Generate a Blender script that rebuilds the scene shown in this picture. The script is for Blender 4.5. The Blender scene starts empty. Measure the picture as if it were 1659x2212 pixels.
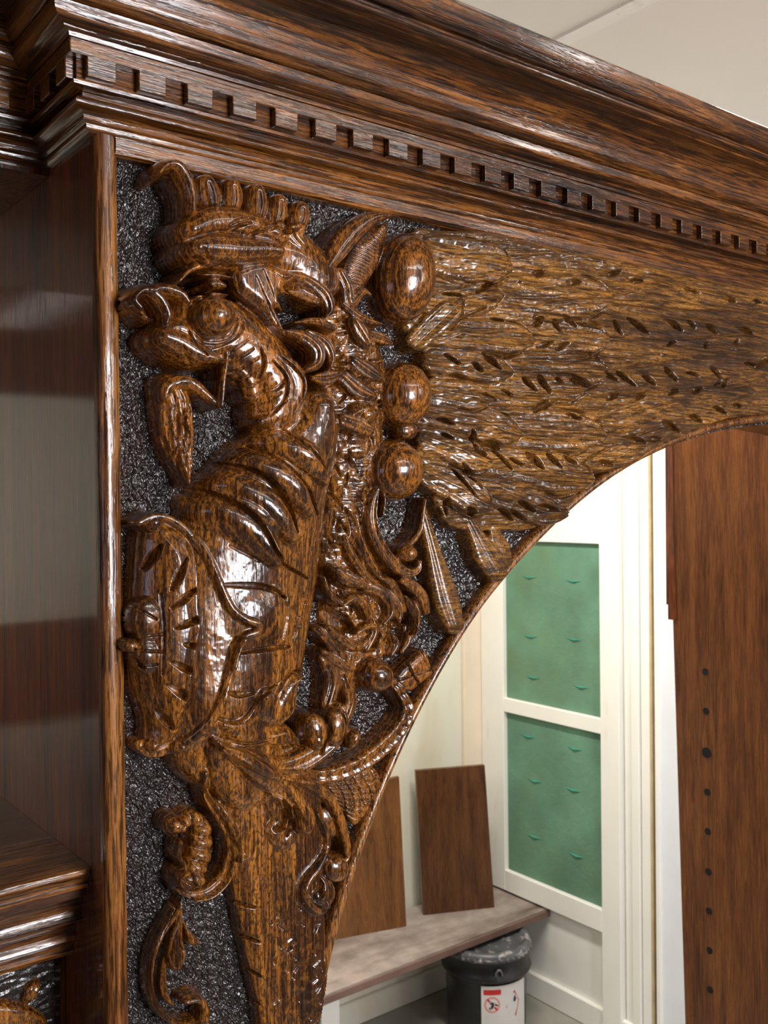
import bpy, bmesh, math, random
import numpy as np

# ------------------------------------------------------------------ scene, camera, light
scene = bpy.context.scene
COL = scene.collection
FPX = 2098.0; CX, CY = 829.5, 1106.0
AZ, PITCH, ROLL = math.radians(37.72), math.radians(-.72), math.radians(.624)
CAM = np.array([0.0, -0.6, 1.9])
fw = np.array([math.sin(AZ)*math.cos(PITCH), math.cos(AZ)*math.cos(PITCH), math.sin(PITCH)])
rt = np.array([math.cos(AZ), -math.sin(AZ), 0.0])
up = np.cross(rt, fw)
cR, sR = math.cos(ROLL), math.sin(ROLL)

from mathutils import Matrix, Vector
cam = bpy.data.cameras.new('camera'); camo = bpy.data.objects.new('camera', cam); COL.objects.link(camo)
irt = cR*rt + sR*up          # image right axis
iup = -sR*rt + cR*up
# a world vector w projects to x = cR*r - sR*w, y = sR*r + cR*w
ix = cR*rt - sR*up; iy = sR*rt + cR*up
M = Matrix(((ix[0], iy[0], -fw[0], CAM[0]), (ix[1], iy[1], -fw[1], CAM[1]), (ix[2], iy[2], -fw[2], CAM[2]), (0, 0, 0, 1)))
camo.matrix_world = M
cam.sensor_fit = 'VERTICAL'; cam.sensor_height = 36; cam.lens = 36*FPX/2212
cam.clip_start = .01; cam.clip_end = 50
cam.dof.use_dof = True; cam.dof.focus_distance = .76; cam.dof.aperture_fstop = cam.lens/1000/.0016
scene.camera = camo
scene.view_settings.view_transform = 'Standard'; scene.view_settings.look = 'None'
scene.view_settings.gamma = 1; scene.view_settings.exposure = 0.0
w = bpy.data.worlds.new('world'); scene.world = w; w.use_nodes = True
w.node_tree.nodes['Background'].inputs[0].default_value = (.8, .85, .95, 1)
w.node_tree.nodes['Background'].inputs[1].default_value = .25

def area(name, loc, target, sx, sy, power, color=(1, 1, 1)):
    l = bpy.data.lights.new(name, 'AREA'); l.shape = 'RECTANGLE'; l.size = sx; l.size_y = sy
    l.energy = power; l.color = color
    o = bpy.data.objects.new(name, l); COL.objects.link(o); o.location = loc
    o.rotation_euler = (Vector(target)-Vector(loc)).to_track_quat('-Z', 'Y').to_euler()
    return o
# daylight through the shop window behind the photographer, and the ceiling tubes
area('window_light', (1.0, -2.7, 1.98), (.6, 0, 1.95), .85, .95, 82, (.97, .96, 1))
area('shop_light', (2.4, -1.9, 2.70), (1.2, 0, 1.6), .16, 1.2, 12, (1, .96, .92))
area('side_window_light', (-2.5, -1.2, 1.9), (0, -.6, 1.9), 1.0, .8, 4.5, (.84, .78, 1))
area('tube_light', (.9, -1.3, 2.72), (.9, -1.3, 0), 1.4, .14, 9, (1, .95, .88))
area('tube_light', (1.7, 1.0, 2.72), (1.7, 1.0, 0), .2, 1.4, 54, (1, .95, .84))
area('tube_light', (-.9, 1.0, 2.72), (-.9, 1.0, 0), .2, 1.2, 20, (1, .95, .86))

# ------------------------------------------------------------------ pixel <-> place
def ray(u, v):
    x = (np.asarray(u, float)-CX)/FPX; y = -(np.asarray(v, float)-CY)/FPX
    r = cR*x + sR*y; w_ = -sR*x + cR*y
    return fw + r[..., None]*rt + w_[..., None]*up
def onY(u, v, Y=0.0):
    d = ray(u, v); t = (Y-CAM[1])/d[..., 1]
    return CAM + t[..., None]*d
def onX(u, v, X):
    d = ray(u, v); return CAM + (X/d[..., 0])[..., None]*d
def onZ(u, v, Z):
    d = ray(u, v); return CAM + ((Z-CAM[2])/d[..., 2])[..., None]*d
def proj(P):
    q = np.asarray(P, float)-CAM; z = q@fw; r = (q@rt)/z; w_ = (q@up)/z
    return np.stack([CX+FPX*(cR*r-sR*w_), CY-FPX*(sR*r+cR*w_)], -1)

# ------------------------------------------------------------------ materials
def newmat(name):
    m = bpy.data.materials.new(name); m.use_nodes = True
    nt = m.node_tree; b = nt.nodes['Principled BSDF']
    return m, nt, b
def N(nt, t, **kw):
    n = nt.nodes.new(t)
    for k, v in kw.items(): setattr(n, k, v)
    return n
def noise(nt, co, scale, nscale=1.0, detail=3.0, rough=.55, dist=0.0):
    mp = N(nt, 'ShaderNodeMapping'); mp.inputs['Scale'].default_value = scale
    nt.links.new(co, mp.inputs[0])
    n = N(nt, 'ShaderNodeTexNoise'); n.inputs['Scale'].default_value = nscale
    n.inputs['Detail'].default_value = detail; n.inputs['Roughness'].default_value = rough
    n.inputs['Distortion'].default_value = dist
    nt.links.new(mp.outputs[0], n.inputs['Vector'])
    return n.outputs['Fac']
def ramp(nt, fac, stops):
    r = N(nt, 'ShaderNodeValToRGB'); e = r.color_ramp.elements
    while len(e) > len(stops): e.remove(e[-1])
    while len(e) < len(stops): e.new(.5)
    for i, (p, c) in enumerate(stops):
        e[i].position = p; e[i].color = (*c, 1) if len(c) == 3 else c
    nt.links.new(fac, r.inputs[0]); return r.outputs[0]
def math_(nt, op, a, b=None, clamp=False):
    n = N(nt, 'ShaderNodeMath', operation=op); n.use_clamp = clamp
    for i, x in enumerate((a, b)):
        if x is None: continue
        if isinstance(x, (int, float)): n.inputs[i].default_value = x
        else: nt.links.new(x, n.inputs[i])
    return n.outputs[0]
def mix(nt, fac, a, b, mode='MIX'):
    n = N(nt, 'ShaderNodeMix', data_type='RGBA', blend_type=mode)
    for s, x in ((n.inputs['Factor'], fac), (n.inputs[6], a), (n.inputs[7], b)):
        if isinstance(x, (int, float)): s.default_value = x
        elif isinstance(x, tuple): s.default_value = (*x, 1)
        else: nt.links.new(x, s)
    return n.outputs[2]

def oak(name, grain='X', dark=(.008, .003, .0013), mid=(.105, .032, .005), light=(.40, .150, .020), amount=1.0,
        rough=.30, coat=1.0, coat_rough=.07, rings=0.0, bump=.25, fine=1.0, fleck=.5, stops=(.36, .47, .61)):
    """stained oak: growth bands, dark open pores drawn out along the grain, clear varnish on top"""
    m, nt, b = newmat(name)
    co = N(nt, 'ShaderNodeTexCoord').outputs['Object']
    def S(al, ac):
        return {'X': (al, ac, ac), 'Y': (ac, al, ac), 'Z': (ac, ac, al)}[grain]
    big = noise(nt, co, S(3*fine, 28*fine), 1, 2, .5, .6)
    streak = noise(nt, co, S(14*fine, 230*fine), 1, 5, .65, .8)
    pores = noise(nt, co, S(28*fine, 620*fine), 1, 3, .6, .3)
    spots = noise(nt, co, S(260, 520), 1, 3, .65, .2)
    v = math_(nt, 'ADD', math_(nt, 'MULTIPLY', big, .45), math_(nt, 'MULTIPLY', streak, .55))
    base = ramp(nt, v, [(stops[0], dark), (stops[1], mid), (stops[2], light)])
    pm = ramp(nt, pores, [(.49, (0, 0, 0)), (.57, (1, 1, 1))])
    base = mix(nt, math_(nt, 'MULTIPLY', pm, .8*amount), base, dark)
    if rings:      # growth lines: thin pale contours where the carving cuts through the layers
        wv = N(nt, 'ShaderNodeTexWave', wave_type='BANDS', bands_direction='Y', wave_profile='SIN')
        wv.inputs['Scale'].default_value = 62; wv.inputs['Distortion'].default_value = 1.2
        wv.inputs['Detail'].default_value = 2; wv.inputs['Detail Scale'].default_value = 3
        nt.links.new(co, wv.inputs['Vector'])
        base = mix(nt, math_(nt, 'MULTIPLY', ramp(nt, wv.outputs['Fac'], [(.86, (0, 0, 0)), (.99, (1, 1, 1))]), rings), base, light)
        base = mix(nt, math_(nt, 'MULTIPLY', ramp(nt, wv.outputs['Fac'], [(.0, (1, 1, 1)), (.5, (0, 0, 0))]), rings*.6), base, dark)
    sm = ramp(nt, spots, [(.50, (0, 0, 0)), (.58, (1, 1, 1))])
    base = mix(nt, math_(nt, 'MULTIPLY', sm, fleck), base, tuple(x*1.5 for x in dark))
    nt.links.new(base, b.inputs['Base Color'])
    b.inputs['Roughness'].default_value = rough; b.inputs['Specular IOR Level'].default_value = .25
    b.inputs['Coat Weight'].default_value = coat; b.inputs['Coat Roughness'].default_value = coat_rough
    b.inputs['Coat IOR'].default_value = 1.5
    bp = N(nt, 'ShaderNodeBump'); bp.inputs['Strength'].default_value = bump; bp.inputs['Distance'].default_value = .0006
    hh = math_(nt, 'SUBTRACT', streak, math_(nt, 'MULTIPLY', pm, .5))
    nt.links.new(hh, bp.inputs['Height'])
    nt.links.new(bp.outputs[0], b.inputs['Normal']); nt.links.new(bp.outputs[0], b.inputs['Coat Normal'])
    return m
def plain(name, col, rough=.6, var=.12, scale=6.0, coat=0.0, bump=0.0, metallic=0.0, dirt=None, dirt_scale=(3, 3, 3), dirt_rng=(.55, .75)):
    m, nt, b = newmat(name)
    co = N(nt, 'ShaderNodeTexCoord').outputs['Object']
    n = noise(nt, co, (scale,)*3, 1, 4)
    c = ramp(nt, n, [(.3, tuple(x*(1-var) for x in col)), (.7, tuple(min(1, x*(1+var)) for x in col))])
    if dirt:
        d = noise(nt, co, dirt_scale, 1, 4, .6, .5)
        c = mix(nt, ramp(nt, d, [(dirt_rng[0], (0, 0, 0)), (dirt_rng[1], (1, 1, 1))]), c, dirt)
    nt.links.new(c, b.inputs['Base Color'])
    b.inputs['Roughness'].default_value = rough; b.inputs['Coat Weight'].default_value = coat
    b.inputs['Metallic'].default_value = metallic
    if bump:
        bp = N(nt, 'ShaderNodeBump'); bp.inputs['Strength'].default_value = bump; bp.inputs['Distance'].default_value = .003
        nt.links.new(noise(nt, co, (scale*8,)*3, 1, 4), bp.inputs['Height']); nt.links.new(bp.outputs[0], b.inputs['Normal'])
    return m

MAT = dict(
    mould=oak('oak_moulding', 'X', stops=(.36, .48, .64), light=(.36, .130, .024), fleck=.25, coat_rough=.10),
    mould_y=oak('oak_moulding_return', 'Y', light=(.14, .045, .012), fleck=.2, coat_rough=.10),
    frame_z=oak('oak_frame_upright', 'Z', stops=(.30, .42, .56), mid=(.12, .036, .008), light=(.36, .14, .03), fleck=.15),
    panel_z=oak('oak_side_panel', 'Z', dark=(.022, .006, .0025), mid=(.12, .027, .007), light=(.24, .062, .013), fleck=.1, bump=.03, rough=.6, coat=.62, coat_rough=.05, amount=.6),
    shelf=oak('oak_ledge_top', 'X', dark=(.02, .008, .004), mid=(.05, .018, .008), light=(.10, .04, .015), fleck=.1, bump=.1),
    drilled=oak('oak_drilled_panel', 'Z', dark=(.055, .018, .005), mid=(.14, .044, .013), light=(.25, .088, .022), fleck=.12, bump=.05, coat=.35, coat_rough=.25, amount=.5),
    board=oak('sample_board_oak', 'Z', dark=(.035, .012, .005), mid=(.085, .032, .011), light=(.14, .055, .018), fleck=.1, bump=.05, coat=.2, coat_rough=.3, amount=.4),
    board2=oak('light_sample_board_oak', 'Z', dark=(.05, .018, .006), mid=(.13, .050, .014), light=(.20, .082, .022), fleck=.1, bump=.05, coat=.2, coat_rough=.3, amount=.3),
    carve=oak('carved_oak_body', 'Z', stops=(.32, .45, .61), amount=.9, rings=.30, mid=(.11, .036, .007), light=(.46, .165, .020), fleck=.72, bump=.12, coat_rough=.09),
    carve_head=oak('carved_oak_head', 'Z', stops=(.32, .45, .61), amount=.9, rings=.5, mid=(.09, .028, .006), light=(.44, .148, .018), fleck=.72, bump=.12, coat_rough=.09),
    carve_wing=oak('carved_oak_wing', 'X', stops=(.35, .47, .62), rings=.12, dark=(.022, .011, .006), mid=(.13, .052, .011), light=(.42, .180, .030), fleck=.5, bump=.12, coat=.75, coat_rough=.11),
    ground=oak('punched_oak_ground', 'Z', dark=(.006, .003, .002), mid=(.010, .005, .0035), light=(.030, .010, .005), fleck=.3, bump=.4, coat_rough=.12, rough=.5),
    shop=plain('shop_wall', (.10, .085, .08), .7, .2, 2),
    wall=plain('painted_wall', (.80, .77, .66), .6, .04, 3, dirt=(.62, .40, .16), dirt_scale=(2.6, 2.6, .8), dirt_rng=(.5, .8)),
    white=plain('white_enamel', (.86, .85, .80), .4, .03, 5, dirt=(.55, .50, .42), dirt_scale=(14, 14, 3), dirt_rng=(.66, .85)),
    ceiling=plain('ceiling_paint', (.84, .82, .75), .7, .02, 2),
    floor=plain('concrete_floor', (.30, .29, .25), .5, .2, 5, dirt=(.25, .22, .16), dirt_scale=(2, 2, 2)),
    strip=plain('masking_paper', (.74, .77, .83), .6, .03, 8, dirt=(.5, .5, .52), dirt_scale=(20, 20, 9), dirt_rng=(.72, .82)),
    green=plain('green_filter_pad', (.12, .25, .17), .95, .22, 5, bump=.6, dirt=(.13, .20, .09), dirt_scale=(2.2, 2.2, 2.2), dirt_rng=(.45, .8)),
    slit=plain('teal_slit_lip', (.03, .27, .20), .9, .1, 20),
    bench=plain('worn_bench_top', (.34, .28, .25), .5, .25, 14, dirt=(.10, .06, .04), dirt_scale=(2, 7, 9), dirt_rng=(.45, .75)),
    bench_edge=plain('bench_edge', (.16, .09, .07), .6, .2, 12),
    bucket=plain('black_plastic', (.012, .012, .015), .3, .1, 6, dirt=(.05, .045, .045), dirt_scale=(5, 5, 8), dirt_rng=(.5, .7)),
    lid=plain('grey_lid', (.10, .10, .11), .35, .3, 10, dirt=(.35, .33, .33), dirt_scale=(30, 30, 60), dirt_rng=(.55, .62)),
    label=plain('label_paper', (.78, .76, .77), .4, .02, 8), red=plain('label_red', (.62, .025, .035), .4, .03, 8),
    pink=plain('label_pink', (.80, .32, .30), .4, .03, 8), ink=plain('label_ink', (.03, .03, .035), .5, .05, 8),
    hole=plain('hole_shade', (.004, .002, .002), .9, .05, 8),
    gap_shade=plain('dark_gap', (.05, .04, .04), .9, .3, 20),
    tan=plain('aged_caulk', (.55, .42, .24), .7, .15, 20),
)

# ------------------------------------------------------------------ object helpers
def tag(o, label=None, cat=None, group=None, kind=None):
    for k, v in (('label', label), ('category', cat), ('group', group), ('kind', kind)):
        if v: o[k] = v
    return o
def empty(name, loc, label, cat, group=None):
    o = bpy.data.objects.new(name, None); COL.objects.link(o); o.location = loc; o.empty_display_size = .05
    return tag(o, label, cat, group)
def wloc(o):
    l = Vector(o.location)
    while o.parent: o = o.parent; l += Vector(o.location)
    return l
def link(name, me, mat=None, parent=None):
    """mesh given in world coordinates; parented without moving it"""
    o = bpy.data.objects.new(name, me); COL.objects.link(o)
    if mat: me.materials.append(mat)
    if parent:
        o.parent = parent; o.location = -wloc(parent)
    return o
def bm_link(name, bm, mat=None, parent=None, smooth=False):
    me = bpy.data.meshes.new(name); bmesh.ops.recalc_face_normals(bm, faces=bm.faces); bm.to_mesh(me); bm.free()
    if smooth:
        for p in me.polygons: p.use_smooth = True
    return link(name, me, mat, parent)
def box(bm, a, b, bev=0.0, seg=1):
    r = bmesh.ops.create_cube(bm, size=1)
    vs = r['verts']
    for v in vs:
        v.co = Vector([(a[i]+b[i])/2 + v.co[i]*(b[i]-a[i]) for i in range(3)])
    if bev:
        es = list({e for v in vs for e in v.link_edges})
        bmesh.ops.bevel(bm, geom=es, offset=bev, segments=seg, affect='EDGES', profile=.5)
def boxo(name, a, b, mat, parent=None, bev=0.0, seg=1):
    bm = bmesh.new(); box(bm, a, b, bev, seg); return bm_link(name, bm, mat, parent)
def prism(bm, pts, vec):
    """closed polygon pts (3D) pushed along vec"""
    vs = [bm.verts.new(p) for p in pts]; vt = [bm.verts.new(Vector(p)+Vector(vec)) for p in pts]
    n = len(pts)
    bm.faces.new(vs[::-1]); bm.faces.new(vt)
    for i in range(n): bm.faces.new((vs[i], vs[(i+1) % n], vt[(i+1) % n], vt[i]))
def lathe(bm, prof, c, n=48, a0=0, a1=2*math.pi):
    rows = []
    full = abs(a1-a0-2*math.pi) < 1e-6
    for r, z in prof:
        rows.append([bm.verts.new((c[0]+r*math.cos(a0+(a1-a0)*i/n), c[1]+r*math.sin(a0+(a1-a0)*i/n), c[2]+z)) for i in range(n if full else n+1)])
    m = len(rows[0])
    for a, b in zip(rows, rows[1:]):
        for i in range(m if full else m-1):
            bm.faces.new((a[i], a[(i+1) % m], b[(i+1) % m], b[i]))
def sweep(bm, path, prof, closed_ends=True):
    """path: list of functions p -> (x, y) giving the mitred line at projection p; prof: (p, z) list"""
    rows = [[bm.verts.new((*f(p), z)) for (p, z) in prof] for f in path]
    for a, b in zip(rows, rows[1:]):
        for i in range(len(prof)-1):
            bm.faces.new((a[i], b[i], b[i+1], a[i+1]))
    if closed_ends:
        for r in (rows[0], rows[-1]):
            try: bm.faces.new(r)
            except Exception: pass
def arc(p0, p1, bulge, n=6):
    """points from p0 to p1 bulging sideways"""
    p0 = np.array(p0); p1 = np.array(p1); d = p1-p0; nrm = np.array([-d[1], d[0]])
    return [tuple(p0+d*t+nrm*bulge*4*t*(1-t)) for t in np.linspace(0, 1, n)]

# ------------------------------------------------------------------ setting: the spray room
XW, YB, ZC = 2.70, 2.25, 2.75
XL, YF = -2.6, -3.0
def struct(name, o): o.name = name; o['kind'] = 'structure'; return o
struct('floor', boxo('floor', (XL, YF, -.1), (XW+.1, YB+.1, 0), MAT['floor']))
struct('ceiling', boxo('ceiling', (XL, .12, ZC), (XW+.1, YB+.1, ZC+.1), MAT['ceiling']))
struct('ceiling_front', boxo('ceiling_front', (XL, YF, ZC), (XW+.1, .12, ZC+.1), MAT['shop']))
struct('wall_back', boxo('wall_back', (XL, YB, 0), (XW+.1, YB+.1, ZC), MAT['wall']))
struct('wall_right', boxo('wall_right', (XW, .12, 0), (XW+.1, YB, ZC), MAT['white']))
struct('wall_right_front', boxo('wall_right_front', (XW, YF, 0), (XW+.1, .12, ZC), MAT['shop']))
struct('wall_left', boxo('wall_left', (XL-.1, YF, 0), (XL, YB+.1, ZC), MAT['shop']))
struct('wall_front', boxo('wall_front', (XL, YF-.1, 0), (XW+.1, YF, ZC), MAT['shop']))
struct('trim_1', boxo('trim_1', (1.36, .12, ZC-.006), (1.395, YB, ZC), MAT['white']))       # batten on the ceiling
# wall trim: white casing round the green pads, ribbed door casing, caulk line, dark gap, pale post
def wallbox(name, u0, u1, out, mat, z0=0.0, z1=ZC):
    ya, yb = onX(u1, 1500, XW)[1], onX(u0, 1500, XW)[1]
    return struct(name, boxo(name, (XW-out, ya, z0), (XW+.02, yb, z1), MAT[mat], bev=.002))
wallbox('trim_2', 1352, 1366, .010, 'white'); wallbox('trim_3', 1369, 1386, .018, 'white')
wallbox('trim_4', 1388, 1407, .010, 'white'); wallbox('trim_5', 1408, 1413, .012, 'tan')
wallbox('trim_6', 1413, 1421, .002, 'gap_shade'); wallbox('trim_7', 1421, 1430, .02, 'white')  # the gap is a flat strip with its shade put into the colour
struct('trim_8', boxo('trim_8', (XW-.006, .2, 0), (XW+.02, onX(1430, 1500, XW)[1], ZC), MAT['strip']))
# vertical corner casing on the back wall, skirting
struct('trim_9', boxo('trim_9', (XW-.12, YB-.02, 0), (XW, YB, ZC), plain('pinkish_casing', (.80, .68, .55), .5, .06, 6), bev=.004))
struct('baseboard_back', boxo('baseboard_back', (XL, YB-.02, 0), (XW-.12, YB, .09), MAT['wall'], bev=.004))
struct('baseboard_right', boxo('baseboard_right', (XW-.02, .2, 0), (XW, YB-.02, .09), MAT['white'], bev=.004))

# exhaust filter pads held in a white frame on the right wall
def pad(z0, z1, slits, lab):
    y0, y1 = 1.627, 2.105
    e = empty('filter_pad', (XW-.004, (y0+y1)/2, z0), lab, 'filter pad', None)
    bm = bmesh.new(); box(bm, (XW-.012, y0, z0), (XW+.01, y1, z1), .003)
    bm_link('pad', bm, MAT['green'], e)
    for (y, z) in slits:
        bm = bmesh.new()
        x = XW-.012; h = .008; L = .045
        pts = [(x+.001, y-L, z), (x-h, y, z-.004), (x+.001, y+L, z), (x+.001, y, z+.012)]
        a = [bm.verts.new(p) for p in pts]; bm.faces.new(a); 
        b_ = bm.verts.new((x+.002, y, z-.006)); bm.faces.new((a[0], b_, a[2], a[1]))
        bm_link('slit', bm, MAT['slit'], e)  # raised lips in a more saturated teal than the pad
    return e
pad(1.124, 1.737, [(1.976, 1.602), (1.758, 1.600), (1.974, 1.377), (1.756, 1.389), (1.962, 1.223), (1.726, 1.221)],
    'green slitted filter pad, the upper of two in the white wall frame')
pad(.450, 1.070, [(1.991, .994), (1.758, .992), (1.959, .831), (1.767, .84), (1.962, .617), (1.754, .604)],
    'green slitted filter pad, the lower and more soiled one beside the bench')
fr = bmesh.new()
for a, b in (((XW-.03, 1.545, .0), (XW, 1.627, ZC)), ((XW-.03, 2.105, .37), (XW, YB-.021, ZC)), ((XW-.03, 1.627, 1.070), (XW, 2.105, 1.124)),
             ((XW-.03, 1.627, 1.737), (XW, 2.105, ZC)), ((XW-.03, 1.627, .37), (XW, 2.105, .450))):
    box(fr, a, b, .002)
struct('trim_10', bm_link('trim_10', fr, MAT['white']))

# bench, sample boards, pail
bz = .361
be = empty('workbench', (1.6, 1.9, 0), 'low worn bench along the wall under the leaning boards', 'bench')
boxo('bench_top', (.6, 1.90, bz-.005), (XW-.002, YB-.022, bz), MAT['bench'], be)
boxo('front_edge', (.6, 1.894, bz-.03), (XW-.002, YB-.022, bz-.005), MAT['bench_edge'], be, .002)
boxo('leg', (.66, 1.93, 0), (.73, 2.0, bz-.03), MAT['bench_edge'], be); boxo('leg', (1.72, 1.98, 0), (1.79, 2.05, bz-.03), MAT['white'], be)
def leaning(name, bl, br, tl, tr, mat, lab, lean, th=.018):
    """board standing on the bench top and tipped back against the wall"""
    B0 = onZ(*bl, bz+.0006); B1 = onZ(*br, bz+.0006)
    e = (B1-B0)/np.linalg.norm(B1-B0); back = np.array([-e[1], e[0], 0])
    upv = back*math.sin(lean)+np.array([0, 0, math.cos(lean)]); nn = np.cross(e, upv)
    def P(u, v):
        d = ray(u, v); return CAM + ((B0-CAM)@nn/(d@nn))*d
    c = [B0, B1, P(*tr), P(*tl)]
    bm = bmesh.new(); prism(bm, [tuple(x) for x in c], tuple(back*th))
    o = bm_link(name, bm, mat); return tag(o, lab, 'board', 'stained sample boards on the bench')
leaning('sample_board', (915, 1977), (1068, 1960), (898, 1665), (1047, 1653), MAT['board'], 'dark brown board standing on the bench nearest the corner', .05)
leaning('sample_board', (700, 2034), (878, 2001), (690, 1720), (862, 1678), MAT['board2'], 'lighter brown board partly hidden by the carved arch edge', .05)

bc = (2.412, 1.945); R = .152
bk = empty('bucket', (bc[0], bc[1], 0), 'black plastic pail with hazard label under the bench end', 'bucket')
bz1 = .325
bm = bmesh.new()
lathe(bm, [(.0, .0), (R-.018, .0), (R-.012, .01), (R-.006, .20), (R-.002, bz1-.105), (R+.008, bz1-.10), (R+.010, bz1-.093), (R-.001, bz1-.085),
           (R, bz1-.03), (R, bz1-.022)], (bc[0], bc[1], 0)); bm_link('shell', bm, MAT['bucket'], bk, True)
bm = bmesh.new()
lathe(bm, [(R+.001, bz1-.034), (R+.010, bz1-.032), (R+.013, bz1-.02), (R+.010, bz1-.006), (R+.002, bz1), (R-.012, bz1-.001), (R-.018, bz1-.012), (0, bz1-.012)], (bc[0], bc[1], 0))
for i in range(44):     # crimps round the lid
    a = i/44*2*math.pi; x, y = bc[0]+(R+.011)*math.cos(a), bc[1]+(R+.011)*math.sin(a)
    r = bmesh.ops.create_cube(bm, size=1); 
    for v in r['verts']: v.co = Vector((x, y, bz1-.022)) + Matrix.Rotation(a, 3, 'Z') @ Vector((v.co.x*.007, v.co.y*.012, v.co.z*.012))
bm_link('lid', bm, MAT['lid'], bk, True)
bm = bmesh.new()
ahook = math.atan2(CAM[1]-bc[1], CAM[0]-bc[0])
for i in range(9):
    t = i/8*math.pi; a = ahook+.28+.07*math.cos(t)
    r = bmesh.ops.create_icosphere(bm, subdivisions=1, radius=.005)
    for v in r['verts']: v.co += Vector((bc[0]+(R+.008)*math.cos(a), bc[1]+(R+.008)*math.sin(a), bz1-.072+.018*math.sin(t)))
bm_link('handle_lug', bm, MAT['lid'], bk, True)
LR = [R+.0015]
def on_bucket(pts, lift):        # pts in (along the arc in metres, height); returns 3D
    out = []
    for x, z in pts:
        a = ahook + .08 + x/R; rr = R-.004+lift
        out.append((bc[0]+rr*math.cos(a), bc[1]+rr*math.sin(a), z))
    return out
def patch(bm, x0, x1, z0, z1, lift, n=10):
    lo = [bm.verts.new(p) for p in on_bucket([(x0+(x1-x0)*i/n, z0) for i in range(n+1)], lift)]
    hi = [bm.verts.new(p) for p in on_bucket([(x0+(x1-x0)*i/n, z1) for i in range(n+1)], lift)]
    for i in range(n): bm.faces.new((lo[i], lo[i+1], hi[i+1], hi[i]))
zt = bz1-.112
bm = bmesh.new(); patch(bm, -.03, .150, .03, zt, .0036, 16); lb = bm_link('hazard_label', bm, MAT['label'], bk, True)
# the label is read left to right with growing angle
def sub(name, mat, fn):
    b = bmesh.new(); fn(b); bm_link(name, b, MAT[mat], lb)
sub('red_bar', 'red', lambda b: patch(b, -.022, .040, zt-.030, zt-.012, .0042))
def ring(b, cx_, cz_, r0, r1, n=32):
    a = [b.verts.new(p) for p in on_bucket([(cx_+r0*math.cos(t), cz_+r0*math.sin(t)) for t in np.linspace(0, 2*math.pi, n, endpoint=False)], .0042)]
    c = [b.verts.new(p) for p in on_bucket([(cx_+r1*math.cos(t), cz_+r1*math.sin(t)) for t in np.linspace(0, 2*math.pi, n, endpoint=False)], .0042)]
    for i in range(n): b.faces.new((a[i], a[(i+1) % n], c[(i+1) % n], c[i]))
sub('prohibition_ring', 'pink', lambda b: ring(b, .008, zt-.064, .022, .028))
def figure(b):
    for pts in ([(-.010, .004), (-.002, .010), (.012, .004), (.022, -.003), (.020, -.006), (.008, -.002), (.002, -.012), (-.002, -.016), (-.006, -.010), (-.002, 0)],
                [(-.012, -.010), (-.008, -.008), (-.004, -.018), (-.010, -.016)]):
        b.faces.new([b.verts.new(p) for p in on_bucket([(.008+x, zt-.064+z) for x, z in pts], .0040)])
sub('pictogram', 'ink', figure)
sub('prohibition_bar', 'red', lambda b: b.faces.new([b.verts.new(p) for p in on_bucket([(-.012, zt-.046), (-.007, zt-.042), (.028, zt-.080), (.023, zt-.085)], .0045)]))
def diamond(b):
    b.faces.new([b.verts.new(p) for p in on_bucket([(.058, zt-.078), (.094, zt-.024), (.116, zt-.066), (.100, zt-.118)], .0042)])
sub('hazard_diamond', 'red', diamond)
sub('flame_mark', 'ink', lambda b: b.faces.new([b.verts.new(p) for p in on_bucket([(.088, zt-.062), (.096, zt-.066), (.102, zt-.056), (.097, zt-.048), (.096, zt-.040), (.090, zt-.050)], .0046)]))
def lines(b):
    rr = random.Random(3)
    for i in range(9):
        z = zt-.100-.0095*i; patch(b, -.020, .045-rr.random()*.02, z-.0018, z, .0041, 5)
sub('small_print', 'strip', lines)

# ------------------------------------------------------------------ cabinet proper
Xs = .234; YW = .080; XR = 2.05
cab = empty('arched_oak_cabinet', (.6, 0, 0), 'dark varnished oak cabinet front with carved beast beside an arched opening', 'cabinet')
wing = empty('side_cabinet_wing', (-.3, YW, 0), 'left cabinet wing with open niche, moulded ledge and carved frieze', 'cabinet')
PATH = [lambda p: (-1.0, YW-p), lambda p: (Xs-p, YW-p), lambda p: (Xs-p, -p), lambda p: (XR, -p)]
def moulding(name, prof, mats=('mould', 'mould_y')):
    for path, par in ((PATH[:2], wing), (PATH[1:], cab)):
        bm = bmesh.new(); sweep(bm, path, prof, False)
        bmesh.ops.recalc_face_normals(bm, faces=bm.faces)
        me = bpy.data.meshes.new(name)
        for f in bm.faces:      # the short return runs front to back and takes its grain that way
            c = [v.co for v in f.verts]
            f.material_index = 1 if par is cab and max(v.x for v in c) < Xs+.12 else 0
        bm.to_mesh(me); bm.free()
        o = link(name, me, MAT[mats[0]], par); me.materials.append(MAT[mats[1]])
        for p in me.polygons: p.use_smooth = True
        me.set_sharp_from_angle(angle=math.radians(38))
BK = -.10
crown = ([(BK, 2.1815), (.0219, 2.1815), (.0225, 2.1838), (.0268, 2.1842), (.0272, 2.1850)] + arc((.0290, 2.1856), (.0352, 2.1935), -.22, 7) +
         [(.0356, 2.1950), (.0335, 2.1962), (.0360, 2.1968)] + arc((.0372, 2.1975), (.0420, 2.2050), -.18, 6) + [(.0422, 2.2065), (.0400, 2.2085)] +
         arc((.0405, 2.2095), (.0660, 2.2290), .20, 14) + [(.0668, 2.2300), (.0692, 2.2303)] + arc((.0698, 2.2306), (.0712, 2.2362), -.5, 6) +
         [(.0690, 2.2372), (.0690, 2.2392), (.0728, 2.2402), (.0742, 2.2415), (.0790, 2.2560), (.0792, 2.2580), (.0780, 2.2592), (BK, 2.2592)])
moulding('crown_moulding', crown)
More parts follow.
